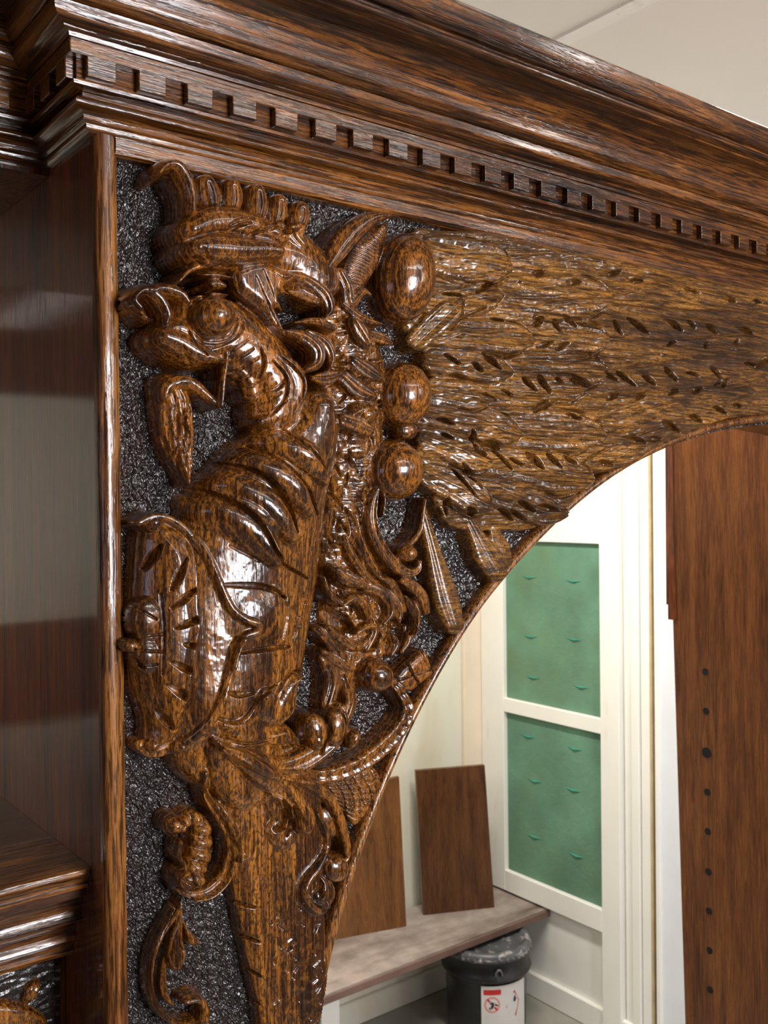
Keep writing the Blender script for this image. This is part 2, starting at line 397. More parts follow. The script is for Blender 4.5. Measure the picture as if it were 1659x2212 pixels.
lower = [(BK, 2.1325), (.0030, 2.1325), (.0048, 2.1335), (.0062, 2.1350), (.0064, 2.1372), (.0082, 2.1382)] + arc((.0086, 2.1388), (.0135, 2.1440), .18, 6) + arc((.0138, 2.1442), (.0150, 2.1490), -.4, 6) + [(.0135, 2.1502), (.0100, 2.1507), (.0096, 2.1545), (BK, 2.1545)]
moulding('lower_moulding', lower)
# fret band: recessed strip with lip, raised upper strip and hanging blocks
moulding('fret_ground', [(BK, 2.1545), (.0150, 2.1545), (.0178, 2.1556), (.0184, 2.1575), (.0160, 2.1585), (.0155, 2.1600), (.0155, 2.1815)])
fb = bmesh.new()
ZT, ZM, ZB = 2.1812, 2.1720, 2.1600
def fbox(a, b): box(fb, a, b, .0007, 2)
p0, p1 = .0145, .0215
fbox((Xs-p1, -p1, ZM), (XR, -p0, ZT)); fbox((Xs-p1, -p0-.0005, ZM), (Xs-p0, YW-p0, ZT))
per = .0333; k = 0
while .2567-per+per*k < XR-.03:
    x0 = .2230+per*k
    fbox((x0, -p1+.0002, ZB), (x0+.0188, -p0, ZM+.001)); k += 1
for k in range(3): fbox((Xs-p1+.0002, -.012+.0295*k, ZB), (Xs-p0, -.012+.0295*k+.0170, ZM+.001))
bm_link('fret_band', fb, MAT['mould'], cab)
fb = bmesh.new(); fbox((-1.0, YW-p1, ZM), (Xs-p1-.0001, YW-p0, ZT))
for k in range(34): fbox((Xs-p1-.030-per*k, YW-p1+.0002, ZB), (Xs-p1-.030-per*k+.0188, YW-p0, ZM+.001))
bm_link('fret_band', fb, MAT['mould'], wing)

# arch line (X, Z), read along the opening and mirrored about its crown
APX = 1.09
left = [(.350, 0.0), (.350, 1.20), (.356, 1.33), (.370, 1.43), (.392, 1.518), (.4076, 1.570), (.422, 1.6045), (.4417, 1.6485), (.4684, 1.694), (.4876, 1.7248), (.533, 1.7822),
        (.563, 1.811), (.586, 1.8277), (.632, 1.8635), (.668, 1.8868), (.7196, 1.9143), (.760, 1.932), (.8124, 1.9485), (.8645, 1.9624), (.897, 1.969), (.945, 1.977), (.988, 1.9827), (1.04, 1.9862), (1.09, 1.9872)]
def catmull(P, sub=6):
    P = np.array(P, float); out = []
    Q = np.vstack([2*P[0]-P[1], P, 2*P[-1]-P[-2]])
    for i in range(1, len(Q)-2):
        for t in np.linspace(0, 1, sub, endpoint=False):
            a, b, c, d = Q[i-1], Q[i], Q[i+1], Q[i+2]
            out.append(.5*((2*b)+(-a+c)*t+(2*a-5*b+4*c-d)*t*t+(-a+3*b-3*c+d)*t**3))
    out.append(P[-1]); return np.array(out)
A = np.array(left)
for _ in range(2):      # ease the readings into one fair curve
    B_ = A.copy(); B_[3:-1] = .25*A[2:-2]+.5*A[3:-1]+.25*A[4:]; A = B_
half = catmull(A, 5)
arch = np.vstack([half, np.stack([2*APX-half[::-1, 0], half[::-1, 1]], -1)[1:]])
tn = np.gradient(arch, axis=0); tn /= np.linalg.norm(tn, axis=1)[:, None]
nr = np.stack([-tn[:, 1], tn[:, 0]], -1)       # points away from the opening
SOF = .115
bm = bmesh.new()     # spandrel board with its soffit
outer = [(Xs+.002, 0.0)] + [(Xs+.002, 2.135), (XR, 2.135), (XR, 0.0)]
pl = [(x, .012, z) for x, z in [(Xs+.002, 0.0), (Xs+.002, 2.135)]]
vf = [bm.verts.new((x, .0065, z)) for x, z in arch]; vb = [bm.verts.new((x, SOF, z)) for x, z in arch]
for i in range(len(arch)-1): bm.faces.new((vf[i], vf[i+1], vb[i+1], vb[i]))
def outer_pt(x, z):
    if z < 1.5 and x < APX: return (Xs+.004, z)
    if x <= APX+1e-6:
        t = np.clip((x-.39)/(APX-.39), 0, 1)
        s_ = t*1.3
        return (Xs+.004, 1.518+(2.135-1.518)*min(1, s_/.5)) if s_ < .5 else (Xs+.004+(APX-Xs)*(s_-.5)/.8, 2.135)
    q = outer_pt(2*APX-x, z); return (2*APX-q[0], q[1])
wf = [bm.verts.new((outer_pt(x, z)[0], .0085, outer_pt(x, z)[1])) for x, z in arch]
wb = [bm.verts.new((outer_pt(x, z)[0], SOF, outer_pt(x, z)[1])) for x, z in arch]
vg = [bm.verts.new((x, .0085, z)) for x, z in arch]
for i in range(len(arch)-1):
    bm.faces.new((vg[i], vg[i+1], wf[i+1], wf[i])); bm.faces.new((vb[i], vb[i+1], wb[i+1], wb[i]))
bm_link('spandrel_board', bm, MAT['mould'], cab)
# rim bead along the arch
bm = bmesh.new(); RW = .0085
prof = [(.0, .008), (.0, -.0035), (.0008, -.0052), (.0025, -.0066), (.0045, -.0068), (.0065, -.0058), (.0080, -.0035), (RW, .0), (RW, .008)]
rows = [[bm.verts.new((arch[i, 0]+nr[i, 0]*a, y, arch[i, 1]+nr[i, 1]*a)) for a, y in prof] for i in range(len(arch))]
for a, b in zip(rows, rows[1:]):
    for j in range(len(prof)-1): bm.faces.new((a[j], b[j], b[j+1], a[j+1]))
bm_link('arch_rim', bm, MAT['frame_z'], cab, True)
# upright frame strip (stile) with eased, slightly wavering edge, and rail under the cornice
bm = bmesh.new()
sp = [(Xs, .30), (Xs, .004), (Xs+.0005, -.001), (Xs+.002, -.0038), (Xs+.005, -.0050), (Xs+.008, -.0050), (Xs+.0115, -.0044), (Xs+.0145, -.0022), (Xs+.0160, .001), (Xs+.0164, .009)]
zs = np.linspace(1.2, 2.1335, 60); rg = random.Random(5); wob = [rg.uniform(-.0004, .0004) for _ in zs]
sp2 = sp[1:]
rows = [[bm.verts.new((x+(wob[i] if j > 3 else 0), y+(wob[i]*.5 if 2 < j < 8 else 0), z)) for j, (x, y) in enumerate(sp2)] for i, z in enumerate(zs)]
for a, b in zip(rows, rows[1:]):
    for j in range(len(sp2)-1): bm.faces.new((a[j], a[j+1], b[j+1], b[j]))
bm_link('frame_stile', bm, MAT['frame_z'], cab, True)
bm = bmesh.new()
rp = [(.009, 2.1215), (-.001, 2.1220), (-.0035, 2.1232), (-.0046, 2.1255), (-.0046, 2.1335)]
r0 = [bm.verts.new((Xs+.0135, y, z)) for y, z in rp]; r1 = [bm.verts.new((XR, y, z)) for y, z in rp]
for j in range(len(rp)-1): bm.faces.new((r0[j], r1[j], r1[j+1], r0[j+1]))
bm_link('top_rail', bm, MAT['mould'], cab, False)
boxo('end_panel', (Xs, .0035, 0), (Xs+.0035, .45, 2.1335), MAT['panel_z'], cab)
# carcass board behind the cornice
boxo('cornice_backing', (Xs+.001, .10, 2.134), (XR, .30, 2.258), MAT['panel_z'], cab); boxo('cornice_backing', (-1.0, YW+.10, 2.134), (Xs, .30, 2.258), MAT['panel_z'], wing)

# left wing: open niche over a moulded ledge and a carved frieze
boxo('ledge_top', (-1.0, .030, 1.640), (Xs-.0002, .45, 1.661), MAT['shelf'], wing)
lp = [(.10, 1.6612), (.0262, 1.6612), (.0225, 1.6600), (.0212, 1.6575), (.0225, 1.6545), (.0260, 1.6525), (.0265, 1.6500), (.0255, 1.6490), (.0260, 1.6465), (.0300, 1.6450)] + \
     arc((.0305, 1.6448), (.0370, 1.6340), .15, 6) + arc((.0372, 1.6335), (.0378, 1.6215), .28, 7) + [(.0420, 1.6195), (.0425, 1.6180)] + arc((.0430, 1.6178), (.0520, 1.6080), .15, 5) + \
     [(.0505, 1.6060), (.0500, 1.6035), (.0520, 1.6010), (.0555, 1.6000), (.0560, 1.5965), (.0545, 1.5945), (.0560, 1.5915), (.0640, 1.5905), (.0645, 1.588), (.10, 1.588)]
bm = bmesh.new()
r0 = [bm.verts.new((-1.0, y, z)) for y, z in lp]; r1 = [bm.verts.new((Xs-.0003, y, z)) for y, z in lp]
for j in range(len(lp)-1): bm.faces.new((r0[j], r1[j], r1[j+1], r0[j+1]))
o = bm_link('ledge_moulding', bm, MAT['mould'], wing, True); o.data.set_sharp_from_angle(angle=math.radians(40))
boxo('niche_soffit', (-1.0, YW+.001, 2.1285), (Xs-.0003, .45, 2.1335), MAT['panel_z'], wing)
boxo('wing_body', (-1.0, .0728, 0), (Xs-.0003, .45, 1.60), MAT['panel_z'], wing)
boxo('wing_end_panel', (-1.03, YW, 0), (-1.0005, .45, 2.133), MAT['panel_z'], wing)

# drilled upright on the far side of the opening (left edge slightly out of plumb as in the place)
XD = 1.82
dp = empty('drilled_side_panel', (XD, .5, 0), 'tall reddish brown panel with a column of shelf pin holes', 'panel')
bm = bmesh.new(); prism(bm, [(XD, .117, 0), (XD, .665, 0), (XD, .722, 2.05), (XD, .722, 2.12), (XD, .117, 2.12)], (.02, 0, 0))
bm_link('board', bm, MAT['drilled'], dp)
bm = bmesh.new(); prism(bm, [(XD-.0015, .6995, 1.627), (XD-.0015, .722, 1.627), (XD-.0015, .722, 1.66), (XD-.0015, .7265, 1.66), (XD-.0015, .7265, 2.10), (XD-.0015, .7085, 2.10), (XD-.0015, .7055, 1.80)], (.003, 0, 0))
bm_link('dark_edge_strip', bm, MAT['panel_z'], dp)
for i, z in enumerate((1.5226, 1.4378, 1.348, 1.2632, 1.1783, 1.0913, 1.0064, .9214, .8363, .750, .664)):
    bm = bmesh.new(); r = .0075 if i != 2 else .0115
    bmesh.ops.create_cone(bm, cap_ends=True, segments=24, radius1=r, radius2=r, depth=.0012, matrix=Matrix.Translation((XD-.0002, .6285-.0008*i, z)) @ Matrix.Rotation(math.pi/2, 4, 'Y'))
    bm_link('pin_hole', bm, MAT['hole'], dp)  # flat near-black disc, the shade inside the hole put into its colour

# unseen dark boards added on the back wall to band the niche side's reflection
for i, (z0, z1, w_) in enumerate(((2.22, 2.74, 'upper'), (1.28, 1.56, 'lower'))):
    e = empty('reflected_panel', (-.8, YB-.03, z0), 'dark panel added out of view to band the niche reflection, the %s of two' % w_, 'panel')
    boxo('panel_board', (-1.9, YB-.025, z0), (.15, YB-.001, z1), MAT['panel_z'], e, .003)

# carved frieze under the ledge: rough ground, a bud and a curling leaf
def half_tube(name, pts, mat, parent, sub=6, n=10):
    P = catmull([(x, z, r, h) for x, z, r, h in pts], sub); bm = bmesh.new(); rows = []
    T = np.gradient(P[:, :2], axis=0); T /= np.linalg.norm(T, axis=1)[:, None]+1e-9
    for (x, z, r, h), t in zip(P, T):
        r = max(r, .0004)
        rows.append([bm.verts.new((x-t[1]*r*math.cos(a), .0725-h*math.sin(a)*(1-.25*abs(math.sin(3*a))), z+t[0]*r*math.cos(a))) for a in np.linspace(0, math.pi, n)])
    for a, b in zip(rows, rows[1:]):
        for i in range(n-1): bm.faces.new((a[i], b[i], b[i+1], a[i+1]))
    return bm_link(name, bm, MAT[mat], parent, True)
bm = bmesh.new()
bmesh.ops.create_grid(bm, x_segments=260, y_segments=60, size=.5)
rf = random.Random(2)
for v in bm.verts: v.co = Vector((Xs-.42+v.co.x*.83, .0705-rf.random()*.0022, 1.549+v.co.y*.075))
bm_link('frieze_ground', bm, MAT['ground'], wing, True)
half_tube('frieze_bud', [(.2040, 1.5585, .001, .002), (.2055, 1.5640, .0045, .009), (.2090, 1.5700, .0065, .012), (.2120, 1.5745, .0040, .009), (.2130, 1.5765, .0008, .003)], 'carve', wing)
half_tube('frieze_leaf', [(.120, 1.556, .006, .006), (.160, 1.566, .009, .011), (.190, 1.560, .009, .012), (.212, 1.546, .007, .010), (.222, 1.530, .001, .003)], 'carve', wing)
half_tube('frieze_leaf', [(.110, 1.530, .006, .006), (.150, 1.545, .008, .010), (.185, 1.538, .008, .011), (.205, 1.522, .001, .003)], 'carve', wing)

# ------------------------------------------------------------------ the carving: one relief surface cut from the spandrel board
YG = .006                      # depth of the punched ground; heights H (mm) rise from it towards the viewer
STEP = 1.6
ga = np.arange(236, 1790, STEP); gb = np.arange(318, 2236, STEP)
GA, GB = np.meshgrid(ga, gb)
NV, NU = GA.shape
PG = onY(GA, GB, YG)           # places on the ground plane, evenly dense as seen from the front-left
rng = np.random.default_rng(7)
def vnoise(px, py, seed=0, oct=1):
    """smooth value noise over the relief grid, cell size px by py (grid pixels)"""
    out = np.zeros(GA.shape); amp = 1.0; tot = 0
    for o_ in range(oct):
        r = np.random.default_rng(seed+o_*17)
        nx = int(1570/px)+4; ny = int(1930/py)+4
        T = r.uniform(-1, 1, (ny, nx))
        x = (GA-236)/px; y = (GB-318)/py
        i = np.floor(x).astype(int); j = np.floor(y).astype(int); fx = x-i; fy = y-j
        fx = fx*fx*(3-2*fx); fy = fy*fy*(3-2*fy)
        v = (T[j, i]*(1-fx)+T[j, i+1]*fx)*(1-fy)+(T[j+1, i]*(1-fx)+T[j+1, i+1]*fx)*fy
        out += amp*v; tot += amp; amp *= .55; px /= 2; py /= 2
    return out/tot
H = np.zeros(GA.shape); LAB = np.zeros(GA.shape, np.int16)
LABELS = ['ground']; LMETA = [None]
def label(name, mat='carve', parent=None):
    LABELS.append(name); LMETA.append((mat, parent)); return len(LABELS)-1
FR = {'P': (0, 0, 1.0), 'H': (240, 320, 2.676), 'W': (780, 440, 1.887), 'C': (260, 860, 2.765), 'B': (260, 1360, 2.37), 'S': (680, 980, 3.456), 'L': (260, 1700, 3.072)}
def place(f, pts, h):
    """readings in a detail view -> grid coordinates on the ground plane for something standing h mm proud"""
    x0, y0, k = FR[f]
    p = np.array(pts, float); u = x0+p[:, 0]/k; v = y0+p[:, 1]/k
    P = onY(u, v, YG-h/1000.0); P[:, 1] = YG
    q = proj(P)
    return (q, p[:, 2]/k) if p.shape[1] > 2 else q
def window(q, r):
    a0 = max(0, int((q[:, 0].min()-r-236)/STEP)-1); a1 = min(NU, int((q[:, 0].max()+r-236)/STEP)+2)
    b0 = max(0, int((q[:, 1].min()-r-318)/STEP)-1); b1 = min(NV, int((q[:, 1].max()+r-318)/STEP)+2)
    return (slice(b0, b1), slice(a0, a1)) if a1 > a0 and b1 > b0 else None
def cr(P, sub):
    return catmull(P, sub) if len(P) > 2 else np.array([P[0]+(P[1]-P[0])*t for t in np.linspace(0, 1, sub+1)])
def dist(f, pts, h, sub=6):
    q, r = place(f, pts, h)
    Q = cr(np.column_stack([q, r]), sub)
    w_ = window(Q[:, :2], Q[:, 2].max()+2)
    if w_ is None: return None
    A_, B_ = GA[w_], GB[w_]
    best = np.full(A_.shape, 9e9); qn = np.full(A_.shape, 9e9); s_ = np.zeros(A_.shape); sd = np.zeros(A_.shape); rr = np.ones(A_.shape)
    L = 0.0
    for (x0, y0, r0), (x1, y1, r1) in zip(Q[:-1], Q[1:]):
        dx, dy = x1-x0, y1-y0; l2 = dx*dx+dy*dy+1e-9; l = math.sqrt(l2)
        t = np.clip(((A_-x0)*dx+(B_-y0)*dy)/l2, 0, 1)
        ex, ey = A_-x0-t*dx, B_-y0-t*dy
        r_ = np.maximum(.4, r0+(r1-r0)*t); d = np.sqrt(ex*ex+ey*ey); n_ = d/r_
        m = n_ < qn
        qn = np.where(m, n_, qn); s_ = np.where(m, L+t*l, s_); rr = np.where(m, r_, rr)
        sd = np.where(m, (dx*ey-dy*ex)/l/r_, sd); L += l
    return w_, qn, sd, s_, rr, L
def prof_of(q, kind):
    q = np.clip(q, 0, 1)
    if kind == 'round': return np.sqrt(1-q*q)
    if kind == 'flat': return (1-q**5)**.5
    if kind == 'roof': return 1-q
    if kind == 'soft': return (1-q*q)**1.0
    if kind == 'bell': return (1-q*q)**2
def st(lab, f, pts, z0, hc, kind='round', flute=None, ring=None, ridge=None, sub=6, z1=None, op='max', par=None, kk=7.0, hollow=None, over=0.0):
    """a carved strand: half-round (or other) section along a curve, optionally fluted along or ringed across"""
    d = dist(f, pts, (z0+.6*hc) if par is None else par, sub)
    if d is None: return
    w_, q, sd, s_, rr, L = d
    ins = q < 1
    p = prof_of(q, kind)
    zb = z0 if z1 is None else z0+(z1-z0)*s_/L
    if z0 > 4: zb = zb*(.4+.6*(1-(1-np.clip((1-q)/.16, 0, 1))**2)) if not kind == 'flat' else zb
    v = zb+hc*p
    if flute: v = v+flute[1]*np.abs(np.cos(sd*math.pi*.5*flute[0]))*np.sqrt(p)-flute[1]*.5
    if ring: v = v+ring[1]*np.abs(np.sin(s_*math.pi/ring[0]+abs(ring[2] if len(ring) > 2 else 0)*sd))*np.sqrt(p)-ring[1]*.5
    if ridge: v = v+ridge[1]*np.clip(1-np.abs(sd)/ridge[0], 0, 1)
    if hollow: v = v-hollow[1]*np.clip(1-(sd/hollow[0])**2, 0, 1)
    h = H[w_]; l = LAB[w_]
    if over: v = np.where(l > 0, np.maximum(v, h+over*(v-zb)+.5), v)
    if op == 'max':
        m = ins & (v > h); h[m] = v[m]; l[m] = lab
    elif op == 'add':
        m = ins & (l == lab) if lab is not None else ins; h[m] += (hc*p)[m]
    elif op == 'smax':
        g = l > 0; t_ = np.clip(.5+(v-h)/(2*kk), 0, 1); vs = h*(1-t_)+v*t_+kk*t_*(1-t_)
        fade = np.clip((1-q)/.25, 0, 1); vs = np.where(g, np.maximum(h, h+(vs-h)*fade), v)
        m = ins & (~g | (vs > h)); lm = ins & (~g | (v > h)); h[m] = vs[m]; l[lm] = lab
    elif op == 'set':
        h[ins] = v[ins]; l[ins] = lab
def dome(lab, f, x, y, rx, ry, ang, z0, hc, kind='round', ring=None, op='max', par=None):
    k = FR[f][2]
    q = place(f, [(x, y, 1)], (z0+.6*hc) if par is None else par)[0]
    w_ = window(q, max(rx, ry)/k+2)
    if w_ is None: return
    a = math.radians(ang); X = GA[w_]-q[0, 0]; Y = GB[w_]-q[0, 1]
    xx = (X*math.cos(a)+Y*math.sin(a))/(rx/k); yy = (-X*math.sin(a)+Y*math.cos(a))/(ry/k)
    d = np.sqrt(xx*xx+yy*yy); ins = d < 1; p = prof_of(d, kind); v = z0*(.4+.6*(1-(1-np.clip((1-d)/.16, 0, 1))**2))+hc*p
    if ring: v = v+ring[1]*np.sin(d*math.pi*2*ring[0])*(1-d)
    h = H[w_]; l = LAB[w_]
    if op == 'max': m = ins & (v > h); h[m] = v[m]; l[m] = lab
    elif op == 'add': m = ins & ((l == lab) if lab is not None else (l > 0)); h[m] += (hc*p)[m]
def cut(f, pts, depth, par, kind='soft', only=None, sub=4, lip=0.0):
    """gouge cut into whatever stands there"""
    d = dist(f, pts, par, sub)
    if d is None: return
    w_, q, sd, s_, rr, L = d
    h = H[w_]; l = LAB[w_]
    m = (q < 1) & (l > 0)
    if only is not None: m &= np.isin(l, only)
    h[m] -= (depth*prof_of(q, kind))[m]
    np.maximum(h, 1.0, out=h, where=m)
def inside(poly, X, Y):
    c = np.zeros(X.shape, bool); n = len(poly)
    for i in range(n):
        x0, y0 = poly[i]; x1, y1 = poly[(i+1) % n]
        if y0 == y1: continue
        c ^= ((Y > min(y0, y1)) & (Y <= max(y0, y1)) & (X < (x1-x0)*(Y-y0)/(y1-y0)+x0))
    return c
def poly(lab, f, pts, z0, hc, edge, z1=None, axis=None, tex=None, smooth=True, par=None):
    """a carved field: flat or crowned area with rounded edge"""
    q = place(f, [(a, b) for a, b in pts], z0+.7*hc if par is None else par)
    if smooth:
        Q = np.vstack([q[-1], q, q[0], q[1]]); Q = catmull(Q, 4)[4:-4]
    else: Q = q
    w_ = window(Q, 2)
    if w_ is None: return
    X, Y = GA[w_], GB[w_]; ins = inside(Q, X, Y)
    dmin = np.full(X.shape, 9e9)
    for i in range(len(Q)):
        x0, y0 = Q[i]; x1, y1 = Q[(i+1) % len(Q)]; dx, dy = x1-x0, y1-y0; l2 = dx*dx+dy*dy+1e-9
        t = np.clip(((X-x0)*dx+(Y-y0)*dy)/l2, 0, 1); dmin = np.minimum(dmin, np.hypot(X-x0-t*dx, Y-y0-t*dy))
    e = edge/FR[f][2]; p = np.sqrt(1-(1-np.clip(dmin/e, 0, 1))**2)
    v = z0+hc*p
    if tex is not None: v = v+tex[w_]*p
    h = H[w_]; l = LAB[w_]; m = ins & (v > h); h[m] = v[m]; l[m] = lab

# textures
hairx = vnoise(34, 3.4, 3, 2); hairy = vnoise(3.4, 34, 5, 2); lump = vnoise(26, 26, 9, 3); tool = vnoise(9, 12, 13, 2)

# ---------- wing ----------
L_wing = label('wing', 'carve_wing')
poly(L_wing, 'W', [(200, 120), (330, 105), (520, 115), (740, 160), (1100, 235), (1400, 300), (1720, 362), (1900, 400), (1900, 600), (1900, 830), (1760, 850), (1650, 862), (1500, 880), (1380, 925), (1250, 985), (1130, 1030), (985, 1100), (900, 1118),
               (890, 1180), (800, 1290), (700, 1330), (620, 1335), (540, 1330), (460, 1340), (330, 1290), (270, 1100), (250, 900), (330, 700), (200, 560), (170, 440)], 9, 5, 30, tex=hairx*.9)
def feather(tip, base, r, z0, zt, lab=None, f='W', barb=1.0, mat='carve_wing', r0=None, bend=0, shaft=.9, par=None):
    lab_ = lab or label('feather', mat, 'wing')
    if tip[0] < 1000 and base[0] < 600: TIPS.append((tip, base, r))
    t = np.array(tip, float); b = np.array(base, float); n = np.array([-(t-b)[1], (t-b)[0]])
    mid = (t+b)/2+n*bend
    st(lab_, f, [(*b, r0 or r*.85), (*mid, r), (*(t-(t-b)*.18), r), (*t, r*.55)], z0-2.5, 7, 'flat' if f == 'W' and tip[0] < 1000 else 'round', z1=zt+1.5, ridge=(.10, shaft), par=par, sub=8, flute=(2, 1.8))
    return lab_
# long flight feathers sweeping to the right, then the coverts over them
FL = []; TIPS = []
for tip, base, r, z0, zt, bend in [((640, 330), (1900, 440), 62, 8, 12, .02), ((700, 470), (1900, 500), 72, 8, 13, -.01), ((760, 640), (1900, 590), 76, 9, 12.5, .0),
                                    ((740, 800), (1900, 660), 72, 8, 12, .02), ((860, 950), (1850, 720), 66, 7, 11.5, .05), ((900, 1070), (1700, 790), 56, 6.5, 11, .07)]:
    FL.append(feather(tip, base, r, z0, zt, bend=bend))
for tip, base, r, z0, zt, bend in [((955, 390), (300, 350), 96, 11, 15.5, .03), ((950, 560), (330, 520), 80, 11, 15, -.02), ((945, 690), (330, 660), 78, 11, 16, .02), ((860, 760), (330, 760), 62, 10, 14.5, .03),
                                    ((925, 940), (300, 900), 92, 11, 15.5, .0), ((880, 1120), (300, 1010), 92, 10, 14.5, -.03), ((790, 1265), (330, 1120), 72, 9, 13, -.03)]:
    FL.append(feather(tip, base, r, z0, zt, bend=bend))
for tip, base, r, z0, zt, bend in [((545, 265), (300, 200), 96, 14, 18, .02), ((520, 380), (300, 420), 66, 14, 17.5, .0), ((645, 560), (280, 520), 70, 14, 18.5, .0), ((560, 690), (300, 640), 62, 13, 17.5, -.02),
                                    ((480, 800), (290, 760), 60, 13, 17, .0), ((590, 940), (290, 850), 72, 13.5, 18.5, -.04), ((480, 1060), (280, 960), 62, 12, 17, -.03), ((475, 1230), (290, 1110), 70, 12, 17.5, -.04), ((360, 420), (230, 560), 55, 14, 17, 0)]:
    FL.append(feather(tip, base, r, z0, zt, bend=bend))
wing_all = [L_wing]+FL
def tip_line(tip, base, r):       # knife line round a feather's end
    t = np.array(tip, float); b = np.array(base, float); u_ = (t-b)/np.linalg.norm(t-b); n = np.array([-u_[1], u_[0]])
    P_ = [t-u_*r*1.7+n*r*.98, t-u_*r*.5+n*r*.92, t+u_*r*.15+n*r*.5, t+u_*r*.52, t+u_*r*.15-n*r*.5, t-u_*r*.5-n*r*.92, t-u_*r*1.7-n*r*.98]
    cut('W', [(p[0], p[1], 6 if 0 < k < 6 else 1) for k, p in enumerate(P_)], 4.6, 14, 'soft', sub=4)
for tip, base, r in TIPS: tip_line(tip, base, r)
m = np.isin(LAB, wing_all)
ang = vnoise(120, 90, 31)
H[m] += (hairx*.30 + np.roll(hairx, 31, 0)*np.clip(ang*2, -.3, .3) + lump*.9 + tool*.12)[m]
# drooping tail feathers at the lower tip of the wing
for tip, base, r, z0, zt in [((1010, 1270), (800, 420), 105, 8, 14), ((1340, 880), (1130, 470), 110, 9, 13)]:
    l_ = label('feather', 'carve_wing', 'wing')
    t, b = np.array(tip), np.array(base)
    st(l_, 'S', [(*b, 40), (*(b+(t-b)*.35), r*.62), (*(b+(t-b)*.75), r), (*t, r*.8)], z0, 6, 'round', z1=zt, flute=(3, 1.1)); wing_all.append(l_)
st(l_, 'S', [(1330, 560, 40), (1390, 700, 80), (1420, 820, 70)], 9, 4, 'round', flute=(3, 1))
# gouged nicks along the feather edges
CUTS = [(700, 300, 750, 272, 16), (815, 335, 870, 322, 13), (1000, 300, 1060, 275, 9), (1310, 350, 1370, 365, 13), (1480, 385, 1520, 400, 13), (1590, 405, 1630, 400, 10), (1090, 320, 1140, 318, 10),
        (510, 478, 570, 482, 9), (690, 500, 715, 470, 18), (760, 480, 790, 530, 9), (800, 460, 850, 505, 10), (855, 490, 900, 500, 9), (1010, 480, 1050, 535, 10), (1070, 470, 1160, 530, 12), (1240, 480, 1300, 520, 12),
        (1320, 480, 1350, 510, 9), (1395, 495, 1450, 530, 11), (1540, 510, 1600, 532, 9), (700, 590, 760, 568, 10), (775, 598, 820, 572, 10), (1240, 580, 1275, 562, 8), (1395, 590, 1410, 568, 7), (1520, 578, 1535, 552, 7),
        (475, 615, 530, 680, 14), (430, 655, 465, 690, 10), (570, 632, 620, 612, 11), (640, 712, 690, 765, 11), (700, 705, 745, 775, 13), (770, 715, 800, 735, 6), (830, 720, 910, 750, 18), (960, 690, 1030, 720, 11),
        (1030, 685, 1100, 745, 11), (1140, 705, 1185, 740, 13), (1230, 670, 1275, 725, 11), (1320, 690, 1370, 705, 7), (1420, 670, 1465, 715, 10), (1440, 740, 1500, 715, 8), (690, 850, 740, 805, 15), (730, 835, 780, 810, 8),
        (990, 800, 1040, 780, 11), (1115, 800, 1150, 775, 12), (1250, 778, 1290, 760, 11), (1350, 772, 1390, 752, 10), (1475, 752, 1490, 728, 9), (1620, 660, 1680, 620, 16), (1560, 650, 1620, 668, 9),
        (1225, 890, 1300, 930, 14), (1340, 865, 1390, 890, 13), (1440, 830, 1490, 855, 11), (1520, 820, 1560, 830, 7), (1060, 955, 1150, 975, 15), (1150, 965, 1220, 960, 9), (950, 1055, 1010, 1065, 13), (820, 860, 870, 880, 13),
        (480, 975, 550, 1000, 20), (430, 925, 445, 1010, 8), (440, 1010, 520, 1055, 8), (660, 1020, 720, 1080, 18), (740, 1020, 790, 1075, 11), (800, 1025, 850, 1060, 15), (590, 1040, 640, 1070, 7), (630, 1215, 690, 1255, 12),
        (700, 1235, 780, 1250, 14), (560, 1245, 620, 1290, 9), (600, 1250, 660, 1290, 8), (520, 1000, 600, 1085, 7), (360, 1080, 440, 1200, 6), (390, 1060, 465, 1160, 5), (300, 1240, 330, 1275, 14), (340, 1200, 350, 1270, 7), (410, 1240, 440, 1275, 13),
        (330, 620, 380, 660, 9), (350, 700, 420, 720, 8), (460, 780, 540, 800, 8), (600, 790, 560, 760, 7), (400, 470, 480, 430, 7), (440, 370, 520, 330, 9), (320, 370, 400, 385, 7), (300, 880, 360, 900, 8), (320, 940, 360, 960, 7)]
for x0, y0, x1, y1, r in CUTS:
    cut('W', [(x0, y0, r*.3), (x0+(x1-x0)*.35, y0+(y1-y0)*.35-3, r), (x0+(x1-x0)*.7, y0+(y1-y0)*.7-2, r*.75), (x1, y1, r*.2)], 9.5, 14, 'soft')
